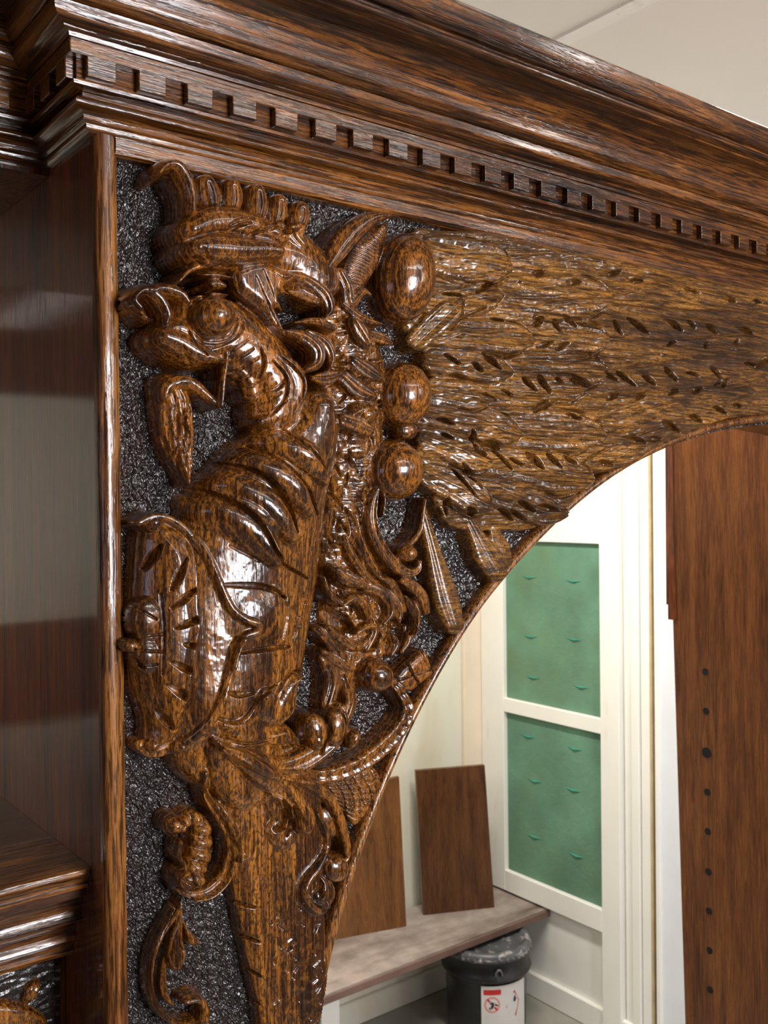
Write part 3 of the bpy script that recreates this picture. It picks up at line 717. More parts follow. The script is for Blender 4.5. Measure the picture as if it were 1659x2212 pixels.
# dividing furrows along the quills
for pts in ([(640, 545), (760, 550), (1000, 560), (1300, 552), (1660, 522)], [(560, 790), (640, 800), (800, 805), (1000, 790), (1300, 760), (1500, 735), (1700, 690)], [(860, 865), (1050, 850), (1300, 800), (1600, 730)],
            [(550, 268), (700, 262), (900, 272), (1100, 290), (1400, 350), (1660, 400)], [(690, 420), (900, 400), (1300, 410), (1660, 450)], [(950, 690), (1300, 640), (1660, 600)], [(1060, 960), (1300, 880), (1600, 770)],
            [(600, 640), (900, 640), (1200, 620)], [(380, 320), (460, 300), (540, 285)], [(300, 560), (420, 520), (640, 530)]):
    cut('W', [(x, y, 4.5) for x, y in pts], 1.8, 13, 'soft', sub=8)
rr_ = random.Random(11)
for i in range(230):     # fine barb strokes
    x = rr_.uniform(290, 1640); y = rr_.uniform(150, 1280); l_ = rr_.uniform(30, 90); a = rr_.gauss(.0, .16)+(.35 if y > 1000 and x < 900 else 0)+(.6 if x < 480 and y > 900 and rr_.random() < .5 else 0)
    cut('W', [(x, y, 1.3), (x+l_*.5*math.cos(a), y+l_*.5*math.sin(a)-2, 2.6), (x+l_*math.cos(a), y+l_*math.sin(a), 1.2)], rr_.uniform(.5, 1.3), 14, 'soft', only=wing_all, sub=2)
# volute knobs of the wing bone
for x, y, rx, ry, a, z0, hc in [(200, 775, 108, 140, 0, 8, 27), (165, 1085, 110, 130, 0, 8, 28), (195, 925, 45, 42, 0, 12, 7)]:
    k_ = label('wing_knob', 'carve_head', 'wing'); dome(k_, 'W', x, y, rx, ry, a, z0, hc)
k_ = label('wing_shoulder_scroll', 'carve_head', 'wing')
dome(k_, 'W', 222, 292, 118, 192, 4, 8, 28, par=28)

# ---------- body ----------
L_mane = label('mane', 'carve')
for pts in ([(1330, 1000, 150), (1420, 1200, 170), (1450, 1400, 170), (1420, 1700, 170)],):
    st(L_mane, 'H', pts, 8, 12, 'round')
st(L_mane, 'C', [(1350, 60, 190), (1400, 300, 170), (1380, 560, 140), (1330, 800, 110)], 6, 12, 'round')
st(L_mane, 'C', [(1330, 800, 150), (1400, 1100, 190), (1420, 1400, 200), (1350, 1600, 170)], 5, 9, 'round')
L_body = label('body', 'carve')
st(L_body, 'C', [(1180, 60, 120), (1130, 260, 210), (970, 500, 325), (840, 780, 425), (780, 1050, 455), (720, 1330, 470), (690, 1600, 450), (640, 1790, 380)], 7, 30, 'round', sub=8, op='smax')
st(L_body, 'B', [(560, 520, 330), (600, 640, 230), (640, 760, 180)], 12, 16, 'round', op='smax')
# the long shaft below
L_shaft = label('shaft', 'carve')
st(L_shaft, 'P', [(560, 1650, 105), (590, 1760, 112), (600, 1860, 104), (610, 1960, 96), (622, 2060, 88), (640, 2160, 84), (650, 2300, 80)], 8, 10, 'flat', sub=6)
# chest rolls
for pts, hc in (([(830, 225, 60), (960, 270, 85), (1110, 370, 80), (1210, 500, 40)], 8), ([(640, 345, 60), (800, 390, 92), (980, 510, 92), (1100, 680, 50)], 9),
            ([(480, 450, 60), (650, 500, 105), (850, 640, 105), (990, 830, 55)], 10), ([(360, 590, 70), (520, 640, 110), (740, 770, 118), (900, 960, 60)], 9)):
    st(L_body, 'C', pts, 0, hc, 'soft', op='add', par=32)
    st(L_body, 'C', [(pts[0][0]+52, pts[0][1]+44, pts[0][2]*.85), (pts[1][0]+20, pts[1][1]+30, pts[1][2]*.7), (pts[2][0], pts[2][1], 40)], 1, 17, 'round', op='smax', kk=8.0, par=14)
for pts, dp_ in (([(960, 160, 8), (1060, 290, 16), (1220, 460, 8)], 5), ([(800, 290, 14), (960, 410, 18), (1110, 560, 12), (1190, 700, 6)], 7), ([(610, 380, 14), (820, 470, 18), (985, 670, 16), (1040, 800, 6)], 8), ([(470, 520, 14), (660, 640, 20), (800, 780, 18), (905, 960, 14), (1130, 1080, 5)], 8),
                 ([(640, 880, 6), (800, 970, 8)], 2.5), ([(610, 1115, 7), (780, 1118, 16), (880, 1140, 14), (965, 1190, 7)], 6), ([(670, 1515, 7), (860, 1490, 16), (1005, 1485, 8)], 6)):
    cut('C', pts, dp_, 30, 'soft', only=[L_body])
dome(L_body, 'C', 820, 1300, 240, 220, 0, 0, 4, 'bell', op='add', par=32)
cut('C', [(970, 1180, 5), (985, 1300, 8), (960, 1440, 5)], 1.6, 32, 'soft', only=[L_body])
for x0, y0, x1, y1 in ((1030, 1330, 1070, 1310), (1040, 1370, 1080, 1360), (1090, 1160, 1110, 1230), (1050, 1400, 1030, 1440)): cut('C', [(x0, y0, 14), (x1, y1, 12)], 2, 30, 'soft', only=[L_body])
# belly bits, lower body
cut('B', [(510, 312, 6), (580, 325, 14), (655, 315, 6)], 5, 28, only=[L_body])
cut('B', [(470, 445, 6), (560, 462, 12), (620, 430, 12), (680, 340, 10), (760, 285, 8), (800, 270, 6)], 5, 28, only=[L_body])
cut('B', [(760, 380, 8), (800, 300, 14), (860, 230, 10), (975, 205, 4)], 5, 28, only=[L_body])
L_leaf = label('body_leaf', 'carve')
st(L_leaf, 'B', [(720, 330, 40), (745, 400, 70), (790, 450, 55), (850, 400, 60), (880, 300, 40), (930, 240, 10)], 26, 5, 'soft', over=.9)
st(L_leaf, 'B', [(500, 480, 20), (600, 530, 60), (720, 560, 40), (850, 530, 8)], 26, 3, 'soft', over=.9)
for pts in ([(530, 560, 5), (640, 575, 8), (760, 560, 6), (850, 530, 4)], [(760, 590, 4), (840, 610, 14), (940, 590, 5)], [(900, 370, 3), (1010, 340, 3)], [(905, 385, 3), (960, 375, 3)], [(910, 355, 3), (1000, 325, 3)]): cut('B', pts, 4, 24, 'soft')
m = np.isin(LAB, [L_body, L_shaft]); H[m] += (hairy*.05+lump*.35)[m]
m = LAB == L_mane; H[m] += (hairx*.7+lump*2.4)[m]
# notches in the shaft
for x0, y0, x1, y1 in ((690, 775, 890, 795), (730, 1000, 920, 1025), (760, 1215, 935, 1260), (790, 1430, 935, 1455)):
    cut('L', [(x0, y0, 8), (x0+110, (y0+y1)/2-4, 16), (x1, y1, 5)], 9, 16, 'roof')
for i in range(34):
    x = rr_.uniform(1000, 1400); y = rr_.uniform(700, 1540); cut('L', [(x, y, 6), (x+rr_.uniform(-50, 50), y+rr_.uniform(20, 70), 10)], rr_.uniform(.8, 2.4), 14, 'soft', only=[L_shaft])

# ---------- cartouche on the flank ----------
L_car = label('shell_cartouche', 'carve')
poly(L_car, 'P', [(330, 1115), (375, 1120), (420, 1140), (450, 1180), (470, 1230), (482, 1290), (505, 1325), (545, 1352), (535, 1368), (505, 1380), (490, 1400), (480, 1440), (460, 1500), (440, 1555), (405, 1600), (360, 1632), (325, 1625), (325, 1560),
                  (300, 1480), (296, 1400), (300, 1300), (305, 1210), (310, 1150)], 6, 27, 120)
st(L_car, 'C', [(60, 1480, 46), (70, 1480, 46)], 16, 8)
dome(L_car, 'C', 180, 1330, 110, 150, 0, 20, 9)
dome(L_car, 'C', 175, 1540, 90, 120, 0, 20, 8)
rim = [(150, 745, 30), (255, 705, 26), (380, 745, 26), (480, 850, 26), (550, 1000, 24), (600, 1150, 24), (650, 1260, 24), (720, 1320, 24), (785, 1345, 26), (790, 1390, 26), (720, 1420, 24), (670, 1480, 22), (640, 1600, 22)]
L_rim = label('cartouche_rim', 'carve', 'shell_cartouche')
st(L_rim, 'C', rim, 22, 4.5, 'round', sub=8, over=.8, par=34)
st(L_rim, 'B', [(560, 40, 22), (520, 170, 22), (480, 320, 22), (430, 440, 24), (380, 520, 26), (320, 590, 28), (250, 640, 30), (190, 650, 30), (140, 610, 34)], 16, 5, 'round', z1=10, sub=8, over=.8, par=24)
L_rb = label('rim_curl', 'carve_head', 'shell_cartouche'); dome(L_rb, 'C', 185, 745, 80, 74, 0, 8, 20); L_rb = label('rim_curl', 'carve_head', 'shell_cartouche'); dome(L_rb, 'B', 160, 590, 50, 47, 0, 6, 16)
for pts in ([(190, 1030, 8), (230, 960, 24), (270, 880, 8)], [(320, 1150, 7), (360, 1060, 24), (415, 960, 8)], [(320, 1255, 6), (400, 1190, 22), (490, 1130, 7)], [(340, 1378, 6), (450, 1330, 20), (570, 1290, 7)], [(390, 1475, 7), (480, 1485, 24), (585, 1472, 7)], [(320, 1580, 7), (400, 1620, 22), (510, 1660, 7)]):
    cut('C', pts, 8, 32, 'soft', only=[L_car])
for pts in ([(250, 285, 7), (320, 330, 24), (400, 395, 7)], [(215, 420, 8), (250, 470, 20), (290, 520, 8)], [(100, 150, 5), (130, 200, 8)]): cut('B', pts, 7, 30, 'soft', only=[L_car])
for pts in ([(240, 1170, 6), (255, 1400, 8), (250, 1650, 6)], [(80, 1430, 5), (250, 1410, 6)], [(90, 1505, 5), (250, 1515, 6)], [(90, 1250, 5), (210, 1320, 6)], [(110, 1600, 5), (220, 1590, 6)]): cut('C', pts, 3.5, 26, 'soft', only=[L_car])

# ---------- acanthus and scrolls ----------
def strand(name, f, pts, z0, hc, mat='carve', parent=None, **kw):
    l_ = label(name, mat, parent); st(l_, f, pts, z0, hc, **kw); return l_
fan = label('scale_fan', 'carve')
poly(fan, 'B', [(1000, 770), (1150, 740), (1290, 700), (1335, 760), (1310, 850), (1270, 940), (1200, 1010), (1140, 930), (1060, 860)], 6, 5, 40)
for i in range(6):
    cut('B', [(1040+46*i, 790-14*i, 4), (1085+46*i, 850-6*i, 6), (1110+42*i, 960-22*i, 4)], 3, 9, 'soft', only=[fan], sub=6)
for i in range(8): cut('B', [(1060, 790+14*i, 3), (1190, 770+27*i, 4), (1330, 730+34*i, 4)], 2, 9, 'soft', only=[fan], sub=6)
ribbed = strand('ribbed_scroll', 'B', [(790, 730, 20), (920, 745, 40), (1080, 745, 48), (1230, 690, 50), (1350, 600, 50), (1440, 500, 46), (1475, 410, 38), (1440, 330, 32), (1390, 270, 26)], 12, 8, over=.75, ring=(24, 1.0), hollow=(.5, 2.2), sub=10)
tile = label('faceted_block', 'carve_head'); poly(tile, 'B', [(1440, 190), (1550, 95), (1580, 120), (1612, 225), (1500, 320), (1420, 330), (1400, 240)], 12, 7, 40, smooth=False)
cut('B', [(1465, 165, 5), (1500, 235, 7), (1540, 290, 5)], 4, 18); cut('B', [(1420, 260, 5), (1500, 235, 6), (1600, 200, 5)], 3, 18); cut('B', [(1545, 110, 3), (1560, 165, 5), (1590, 210, 3)], 2.5, 18)
ball = label('boss', 'carve_head'); dome(ball, 'B', 1330, 240, 86, 95, 0, 14, 18)
lf = strand('acanthus_leaf', 'B', [(470, 590, 22), (640, 650, 50), (800, 710, 60), (930, 680, 62), (1050, 600, 60), (1120, 510, 60), (1130, 400, 30)], 17, 9, over=.75, hollow=(.45, 2.5), sub=8)
for x, y, rx, ry, a in ((1010, 520, 66, 95, -10), (1110, 500, 60, 110, 12), (1195, 560, 34, 60, 20), (1010, 570, 40, 60, 0)): dome(lf, 'B', x, y, rx, ry, a, 20, 10)
cut('B', [(1060, 430, 5), (1070, 520, 9), (1040, 640, 5)], 6, 26); cut('B', [(1140, 430, 4), (1160, 540, 8), (1150, 640, 4)], 5, 26)
lf2 = strand('acanthus_leaf', 'B', [(455, 560, 18), (560, 630, 38), (690, 720, 60), (800, 790, 70), (890, 880, 66), (950, 960, 60), (950, 1020, 40)], 20, 10, over=.75, sub=8)
st(lf2, 'B', [(740, 850, 30), (790, 900, 45), (830, 970, 45), (800, 1040, 50), (830, 1090, 38), (870, 1060, 40)], 16, 6, over=.6)
cut('B', [(800, 860, 8), (842, 930, 22), (830, 1000, 24), (790, 1020, 12)], 9, 20); cut('B', [(880, 900, 6), (900, 980, 12), (870, 1060, 6)], 5, 26)
st(lf2, 'B', [(760, 740, 8), (860, 830, 12), (930, 930, 14), (960, 1000, 8)], 28, 4.5, sub=8)
lf3 = strand('acanthus_leaf', 'B', [(430, 600, 25), (500, 720, 62), (560, 850, 80), (610, 1000, 72), (640, 1130, 45), (600, 1170, 20)], 15, 6, over=.75, sub=8, flute=(2, .8))
st(lf3, 'B', [(470, 640, 10), (540, 720, 18), (620, 800, 18), (720, 850, 12)], 22, 3)
lf4 = strand('acanthus_leaf', 'B', [(840, 750, 12), (960, 790, 32), (1060, 850, 34), (1120, 950, 30), (1150, 1060, 28), (1160, 1150, 24), (1120, 1200, 30)], 12, 8, over=.75, hollow=(.4, 1.5), sub=8)
dome(lf4, 'B', 1110, 1225, 72, 80, 0, 12, 10); cut('B', [(1090, 1180, 8), (1120, 1150, 14), (1150, 1165, 8)], 7, 18)
dome(lf4, 'B', 1070, 990, 62, 90, -20, 8, 6)
lf5 = strand('acanthus_leaf', 'B', [(980, 930, 14), (1040, 1020, 20), (1060, 1110, 20), (1000, 1200, 20), (940, 1270, 22), (920, 1350, 24), (980, 1420, 30), (1050, 1410, 34)], 10, 8, over=.75, sub=8)
dome(lf5, 'B', 1010, 1350, 108, 105, 0, 9, 9); dome(lf5, 'B', 1025, 1375, 42, 45, 0, 17, 5); cut('B', [(1000, 1250, 6), (1030, 1310, 20), (1020, 1360, 10)], 8, 18)
# left ornament: C scroll with ribbed lobes
cs = strand('c_scroll', 'B', [(405, 720, 14), (440, 850, 24), (500, 940, 34), (560, 1040, 36), (575, 1150, 36), (545, 1260, 36), (470, 1340, 34), (390, 1365, 28), (320, 1345, 24), (285, 1300, 20)], 12, 8, over=.75, sub=8, hollow=(.55, 2.8), z1=9)
st(cs, 'B', [(400, 700, 8), (440, 820, 10), (520, 950, 12), (575, 1050, 12), (592, 1160, 12), (560, 1280, 12), (480, 1365, 12), (390, 1390, 12)], 17, 4, sub=8)
lb = label('volute', 'carve_head', 'c_scroll'); dome(lb, 'B', 345, 1288, 66, 66, 0, 12, 15); cut('B', [(340, 1290, 5), (372, 1300, 9), (360, 1340, 6), (325, 1345, 5)], 4, 24)
lb = label('volute', 'carve_head', 'c_scroll'); dome(lb, 'B', 278, 1003, 56, 58, 0, 9, 15)
rl = strand('ribbed_lobe', 'B', [(310, 1010, 30), (360, 965, 40), (415, 1000, 50), (420, 1080, 62), (410, 1160, 66), (390, 1230, 60), (400, 1280, 40)], 11, 7, over=.75, ring=(27, 3.6), sub=8, parent='c_scroll')
st(rl, 'B', [(310, 1090, 16), (300, 1160, 18), (330, 1210, 16)], 14, 6)
# vine at the lower left
vn = strand('vine_stem', 'L', [(400, 745, 8), (355, 850, 20), (270, 980, 24), (215, 1120, 26), (195, 1280, 28), (220, 1420, 30), (290, 1520, 30), (400, 1575, 28), (480, 1560, 24)], 6, 9, sub=8)
st(vn, 'L', [(375, 800, 6), (270, 980, 9), (215, 1130, 9), (205, 1290, 9), (240, 1440, 9), (320, 1540, 9)], 14, 2.5, sub=8)
vl = strand('vine_leaf', 'L', [(395, 780, 12), (385, 900, 30), (370, 1020, 55), (375, 1110, 72), (370, 1180, 50)], 7, 9, parent='vine_stem'); cut('L', [(390, 900, 4), (395, 1050, 9), (430, 1100, 5)], 4, 14); cut('L', [(360, 1110, 4), (362, 1190, 8)], 4, 14)
vl2 = strand('vine_leaf', 'L', [(410, 880, 8), (440, 960, 20), (480, 1020, 38), (510, 1030, 22)], 7, 8, parent='vine_stem')
strand('vine_leaf', 'L', [(290, 1120, 20), (280, 1260, 34), (290, 1370, 34), (340, 1440, 18)], 4, 5, parent='vine_stem')
vc = strand('vine_curl', 'L', [(430, 1420, 30), (510, 1410, 40), (560, 1470, 40), (550, 1560, 40), (500, 1600, 30)], 8, 10, parent='vine_stem')

# ---------- foliage and small scroll between body and wing ----------
F_ = []; FX = label('foliage_curl', 'carve')
for pts, z0, hc in [([(300, 470, 14), (330, 620, 34), (400, 780, 44), (470, 900, 40)], 10, 8), ([(215, 620, 20), (250, 720, 40), (330, 860, 44), (420, 960, 40), (520, 1050, 44), (560, 1180, 38), (500, 1270, 30)], 11, 9),
                    ([(160, 870, 40), (230, 930, 70), (310, 960, 55), (370, 980, 30)], 14, 10), ([(60, 920, 18), (90, 1010, 30), (150, 1090, 34), (220, 1110, 24)], 16, 6), ([(200, 1130, 24), (280, 1080, 44), (360, 1110, 50), (400, 1210, 40)], 15, 9),
                    ([(380, 1000, 40), (470, 1020, 55), (560, 1090, 55), (620, 1180, 44), (600, 1290, 30)], 12, 8), ([(480, 930, 24), (560, 960, 44), (620, 1060, 40), (660, 1170, 30)], 11, 8), ([(640, 950, 30), (720, 980, 55), (800, 1070, 55), (830, 1180, 36)], 10, 9),
                    ([(660, 1060, 20), (720, 1140, 44), (760, 1240, 36), (740, 1350, 24)], 8, 8), ([(90, 1290, 24), (190, 1380, 44), (300, 1440, 44), (380, 1400, 30)], 11, 8), ([(420, 1230, 28), (440, 1330, 44), (380, 1460, 40)], 10, 8), ([(560, 1330, 24), (600, 1420, 40), (560, 1500, 30)], 8, 8),
                    ([(60, 1480, 30), (170, 1560, 44), (280, 1600, 30)], 11, 8), ([(300, 1340, 18), (380, 1290, 34), (470, 1290, 24)], 11, 9), ([(240, 520, 16), (250, 600, 22), (215, 680, 14)], 13, 7), ([(700, 1290, 20), (690, 1400, 34), (640, 1480, 24)], 7, 7)]:
    F_.append(strand('foliage_curl', 'S', pts, z0, hc, flute=(3, 1.3), sub=7))
for pts in ([(1010, 0, 30), (1100, 90, 40), (1150, 180, 30)], [(1050, 150, 40), (1090, 260, 50), (1060, 380, 40)], [(1150, 250, 30), (1180, 360, 40), (1150, 460, 30)]):
    st(FX, 'B', pts, 10, 7, flute=(3, 1.5))
cut('S', [(150, 1200, 40), (200, 1260, 66), (270, 1300, 40)], 14, 16, 'soft')
cut('S', [(480, 1360, 24), (440, 1450, 34)], 9, 14); cut('S', [(560, 1240, 20), (590, 1330, 30)], 8, 12); cut('S', [(690, 1230, 24), (700, 1320, 34)], 8, 10)
ss = strand('hook_scroll', 'S', [(475, 250, 10), (445, 340, 34), (430, 460, 46), (455, 600, 50), (520, 730, 54), (610, 840, 54), (700, 890, 44), (765, 870, 30), (785, 800, 18)], 14, 9, sub=8, hollow=(.45, 3.2))
st(ss, 'S', [(490, 250, 8), (520, 340, 14), (505, 470, 14)], 18, 4)
st(ss, 'S', [(815, 340, 16), (800, 440, 22), (785, 560, 28), (740, 640, 30), (700, 680, 26)], 12, 8)
vb_ = label('volute', 'carve_head', 'hook_scroll'); dome(vb_, 'S', 700, 745, 76, 74, 0, 13, 16)

# ---------- head ----------
L_head = label('head', 'carve_head')
st(L_head, 'H', [(560, 1000, 230), (740, 1120, 215), (900, 1270, 190), (970, 1420, 170), (960, 1520, 160)], 9, 25, 'round', sub=8, op='smax')
st(L_head, 'H', [(640, 560, 250), (830, 580, 230), (1050, 640, 190), (1180, 760, 170)], 9, 24, 'round', op='smax')
st(L_head, 'H', [(470, 960, 130), (420, 1100, 120), (560, 1180, 100)], 7, 22, 'round', op='smax')
m = LAB == L_head; H[m] += (lump*.5)[m]
# neck rolls
for pts in ([(900, 1170, 10), (1040, 1270, 60), (1080, 1400, 66), (1000, 1530, 60), (860, 1580, 30)],): st(L_head, 'H', pts, 24, 9, 'round')
for pts in ([(700, 1250, 12), (800, 1330, 60), (830, 1420, 60)],): st(L_head, 'H', pts, 22, 7, 'soft')
for pts in ([(860, 1160, 5), (880, 1240, 12), (860, 1330, 5)], [(930, 1230, 5), (1010, 1330, 9), (1000, 1450, 7), (930, 1540, 4)], [(980, 1200, 4), (1110, 1330, 9), (1110, 1440, 5)], [(890, 1400, 4), (960, 1390, 9), (1010, 1330, 5)]): cut('H', pts, 5, 32, 'soft', only=[L_head])
for k_ in range(9):      # wrinkles round the throat
    t = k_/8; x, y = 700+260*t, 1090+400*t
    cut('H', [(x-130+50*t, y+70-60*t, 3), (x-40, y+40, 7), (x+60, y-30, 4)], 2.2, 34, 'soft', only=[L_head])
# mane tufts and curls behind the head
for pts, z0, hc in [([(1010, 730, 18), (1130, 760, 44), (1230, 840, 52), (1260, 930, 36), (1235, 975, 14)], 24, 9), ([(1020, 830, 18), (1110, 850, 38), (1200, 880, 40)], 22, 7), ([(1320, 720, 40), (1360, 800, 48), (1380, 900, 44), (1450, 830, 30), (1490, 850, 14)], 16, 8),
                    ([(1000, 1060, 18), (1110, 1090, 44), (1190, 1160, 48), (1190, 1240, 44), (1130, 1280, 24)], 24, 9), ([(1130, 1060, 20), (1230, 1120, 40), (1270, 1200, 34), (1260, 1270, 18)], 22, 8), ([(1100, 560, 40), (1060, 500, 60), (1090, 470, 50)], 26, 8), ([(990, 640, 20), (1080, 640, 40), (1180, 640, 30)], 25, 5),
                    ([(1050, 1010, 10), (1180, 1000, 30), (1290, 1040, 24)], 22, 6), ([(1400, 1000, 30), (1440, 1060, 55), (1480, 1130, 30)], 18, 10), ([(1330, 900, 20), (1440, 980, 36), (1560, 1020, 14)], 16, 7), ([(1470, 1070, 30), (1560, 1100, 40), (1620, 1130, 14)], 14, 6),
                    ([(1400, 1230, 40), (1480, 1290, 60), (1560, 1340, 20)], 14, 8), ([(1350, 1330, 50), (1430, 1400, 60), (1520, 1440, 24)], 16, 7), ([(1160, 1330, 20), (1250, 1330, 50), (1330, 1300, 20)], 20, 6)]:
    strand('mane_curl', 'H', pts, z0, hc, 'carve_head', 'head', flute=(3, 1.5), sub=7)
for i in range(70):
    x = rr_.uniform(1280, 1640); y = rr_.uniform(930, 1500); a = rr_.gauss(-.2, .5); l_ = rr_.uniform(50, 110)
    cut('H', [(x, y, 3), (x+l_*.5*math.cos(a), y+l_*.5*math.sin(a)+6, 8), (x+l_*math.cos(a), y+l_*math.sin(a), 3)], rr_.uniform(2, 5), 18, 'soft', only=[L_mane])
for i in range(60):
    x = rr_.uniform(1230, 1520); y = rr_.uniform(150, 1500); a = rr_.gauss(1.3, .4); l_ = rr_.uniform(50, 130)
    cut('C', [(x, y, 3), (x+l_*.5*math.cos(a)+6, y+l_*.5*math.sin(a), 9), (x+l_*math.cos(a), y+l_*math.sin(a), 3)], rr_.uniform(2, 5), 16, 'soft', only=[L_mane])
tk = label('mane_tuft', 'carve', 'head')
tk2 = label('mane_tuft', 'carve', 'head')
st(tk, 'C', [(1330, 130, 50), (1410, 160, 60), (1480, 195, 46)], 20, 10, flute=(3, 1.5)); dome(tk, 'C', 1480, 100, 60, 60, 0, 20, 10); st(tk, 'C', [(1380, 100, 30), (1450, 70, 55), (1510, 90, 40)], 20, 8, flute=(2, 1))
st(L_body, 'C', [(1120, 20, 70), (1180, 110, 90), (1260, 190, 60)], 16, 9, 'round', op='smax')
# crest of ribbed lobes, running back from the front curl
cl = label('crest_curl', 'carve_head', 'head')
st(cl, 'H', [(245, 165, 30), (290, 118, 48), (360, 118, 60), (415, 200, 66), (440, 300, 60), (440, 390, 56)], 6, 26, sub=8)
for x0, y0, x1, y1, r in ((548, 205, 578, 330, 80), (695, 225, 695, 345, 78), (840, 255, 838, 390, 76), (968, 310, 948, 425, 70), (1092, 352, 1078, 445, 72)):
    c_ = label('crest_lobe', 'carve_head', 'head'); st(c_, 'H', [(x0, y0, r*.8), ((x0+x1)/2+6, (y0+y1)/2, r), (x1, y1, r*.8)], 17, 14)
    cut('H', [(x0+8, y0, 5), ((x0+x1)/2+16, (y0+y1)/2, 7), (x1+8, y1, 4)], 1.5, 28, 'soft')
# brow, eyelid, eye, muzzle
cut('H', [(380, 850, 40), (470, 800, 70), (600, 800, 66), (720, 850, 36)], 17, 26, 'soft', only=[L_head])
br = label('brow', 'carve_head', 'head')
st(br, 'H', [(450, 480, 95), (570, 440, 125), (700, 440, 115), (850, 470, 90), (960, 520, 70)], 14, 27, op='smax', kk=6.0)
st(br, 'H', [(470, 590, 90), (590, 590, 122), (720, 600, 112), (860, 600, 95), (930, 610, 70)], 14, 33, op='smax', kk=5.0)
cut('H', [(390, 580, 5), (470, 520, 11), (620, 480, 9), (760, 490, 5)], 4, 36, 'soft'); cut('H', [(500, 590, 4), (560, 650, 9), (680, 680, 6)], 3, 38, 'soft')
for i in range(16):
    x = rr_.uniform(640, 1000); y = rr_.uniform(440, 560); cut('H', [(x, y, 4), (x+50, y-26, 9), (x+100, y-34, 3)], 4, 34, 'soft')
el = label('eyelid', 'carve_head', 'head')
st(el, 'H', [(390, 770, 14), (450, 710, 22), (540, 680, 26), (640, 690, 24), (730, 690, 14)], 27, 7); st(el, 'H', [(520, 735, 10), (600, 735, 20), (690, 750, 8)], 27, 6)
st(el, 'H', [(540, 800, 24), (600, 785, 38), (650, 800, 20)], 24, 9); st(el, 'H', [(490, 860, 10), (580, 845, 18), (670, 850, 10)], 26, 6)
cut('H', [(400, 820, 30), (460, 790, 56), (520, 830, 34)], 16, 24, 'soft')
ey = label('eye', 'carve_head', 'head'); dome(ey, 'H', 600, 970, 134, 132, 0, 26, 24, par=38); [cut('H', [(600+170*math.cos(a_), 975+165*math.sin(a_), 6) for a_ in np.linspace(.2, 2.6, 7)], 2.5, 32, 'soft', only=[L_head]) for _ in (0,)]; cut('H', [(470, 1040, 5), (560, 1100, 10), (690, 1090, 8), (740, 980, 5)], 3, 34, 'soft', only=[L_head])
ch = label('cheek_leaf', 'carve_head', 'head')
poly(ch, 'H', [(705, 720), (770, 665), (870, 645), (960, 680), (1080, 735), (1010, 800), (1060, 850), (975, 850), (1010, 950), (960, 930), (1030, 1090), (960, 1040), (900, 960), (800, 880), (730, 820)], 30, 8, 60)
for pts in ([(880, 700, 3), (920, 800, 6), (960, 900, 3)], [(840, 740, 3), (900, 880, 6), (980, 1020, 3)], [(950, 720, 3), (1010, 760, 6), (1060, 740, 3)]): cut('H', pts, 1.8, 38, 'soft')
nz = label('muzzle', 'carve_head', 'head')
st(nz, 'H', [(215, 1000, 18), (140, 930, 38), (110, 880, 44), (170, 830, 50), (250, 870, 60), (300, 960, 58), (290, 1020, 40)], 8, 24, sub=7, op='smax', kk=2.5)
st(nz, 'H', [(200, 830, 40), (290, 820, 50), (380, 850, 50), (420, 900, 40)], 10, 22, op='smax', kk=3.0)
st(nz, 'H', [(290, 1100, 90), (370, 1130, 110), (470, 1190, 95), (560, 1225, 50), (620, 1235, 14)], 8, 29, sub=7, op='smax', kk=3.0)
st(nz, 'H', [(330, 1060, 40), (400, 1040, 50), (470, 1090, 44), (540, 1180, 20)], 26, 7)
cut('H', [(400, 1150, 5), (440, 1210, 10), (500, 1270, 4)], 3, 32, 'soft'); cut('H', [(450, 1060, 4), (480, 1130, 9), (540, 1200, 4)], 4, 32, 'soft'); cut('H', [(150, 950, 14), (185, 985, 24), (205, 1030, 14)], 7, 20, 'soft')
fg = label('fang', 'carve_head', 'head')
st(fg, 'H', [(655, 1145, 14), (655, 1230, 24), (640, 1330, 26), (632, 1430, 26), (625, 1500, 10)], 20, 11, sub=7)
bd = label('beard', 'carve_head', 'head')
st(bd, 'H', [(330, 1370, 80), (370, 1480, 110), (385, 1620, 108), (400, 1740, 86), (425, 1850, 50), (430, 1950, 8)], 6, 17, flute=(5, 2.0), sub=8)
for i in range(26):
    x = rr_.uniform(310, 450); y = rr_.uniform(1420, 1850); cut('H', [(x, y, 3), (x+rr_.uniform(-20, 20), y+50, 9), (x+rr_.uniform(-20, 20), y+110, 3)], rr_.uniform(2, 4), 20, 'soft')
st(bd, 'H', [(310, 1440, 30), (330, 1380, 44), (400, 1350, 46), (480, 1370, 42), (550, 1430, 34), (600, 1480, 24), (628, 1500, 10)], 18, 8, sub=7)
m = LAB == bd; H[m] += (lump*1.2)[m]
# horn-like ear
hn = label('ear', 'carve_head', 'head')
st(hn, 'H', [(1575, 460, 40), (1500, 570, 92), (1430, 700, 100), (1380, 820, 76), (1350, 930, 34)], 13, 6, ring=(7, 1.8), sub=7)
st(hn, 'H', [(1615, 392, 14), (1520, 402, 44), (1430, 455, 68), (1345, 545, 76), (1280, 640, 58), (1235, 700, 24)], 20, 10, flute=(2, 1.2), sub=8)
for pts in ([(1520, 470, 4), (1420, 560, 7), (1330, 660, 4)],): cut('H', pts, 4, 28, 'soft')

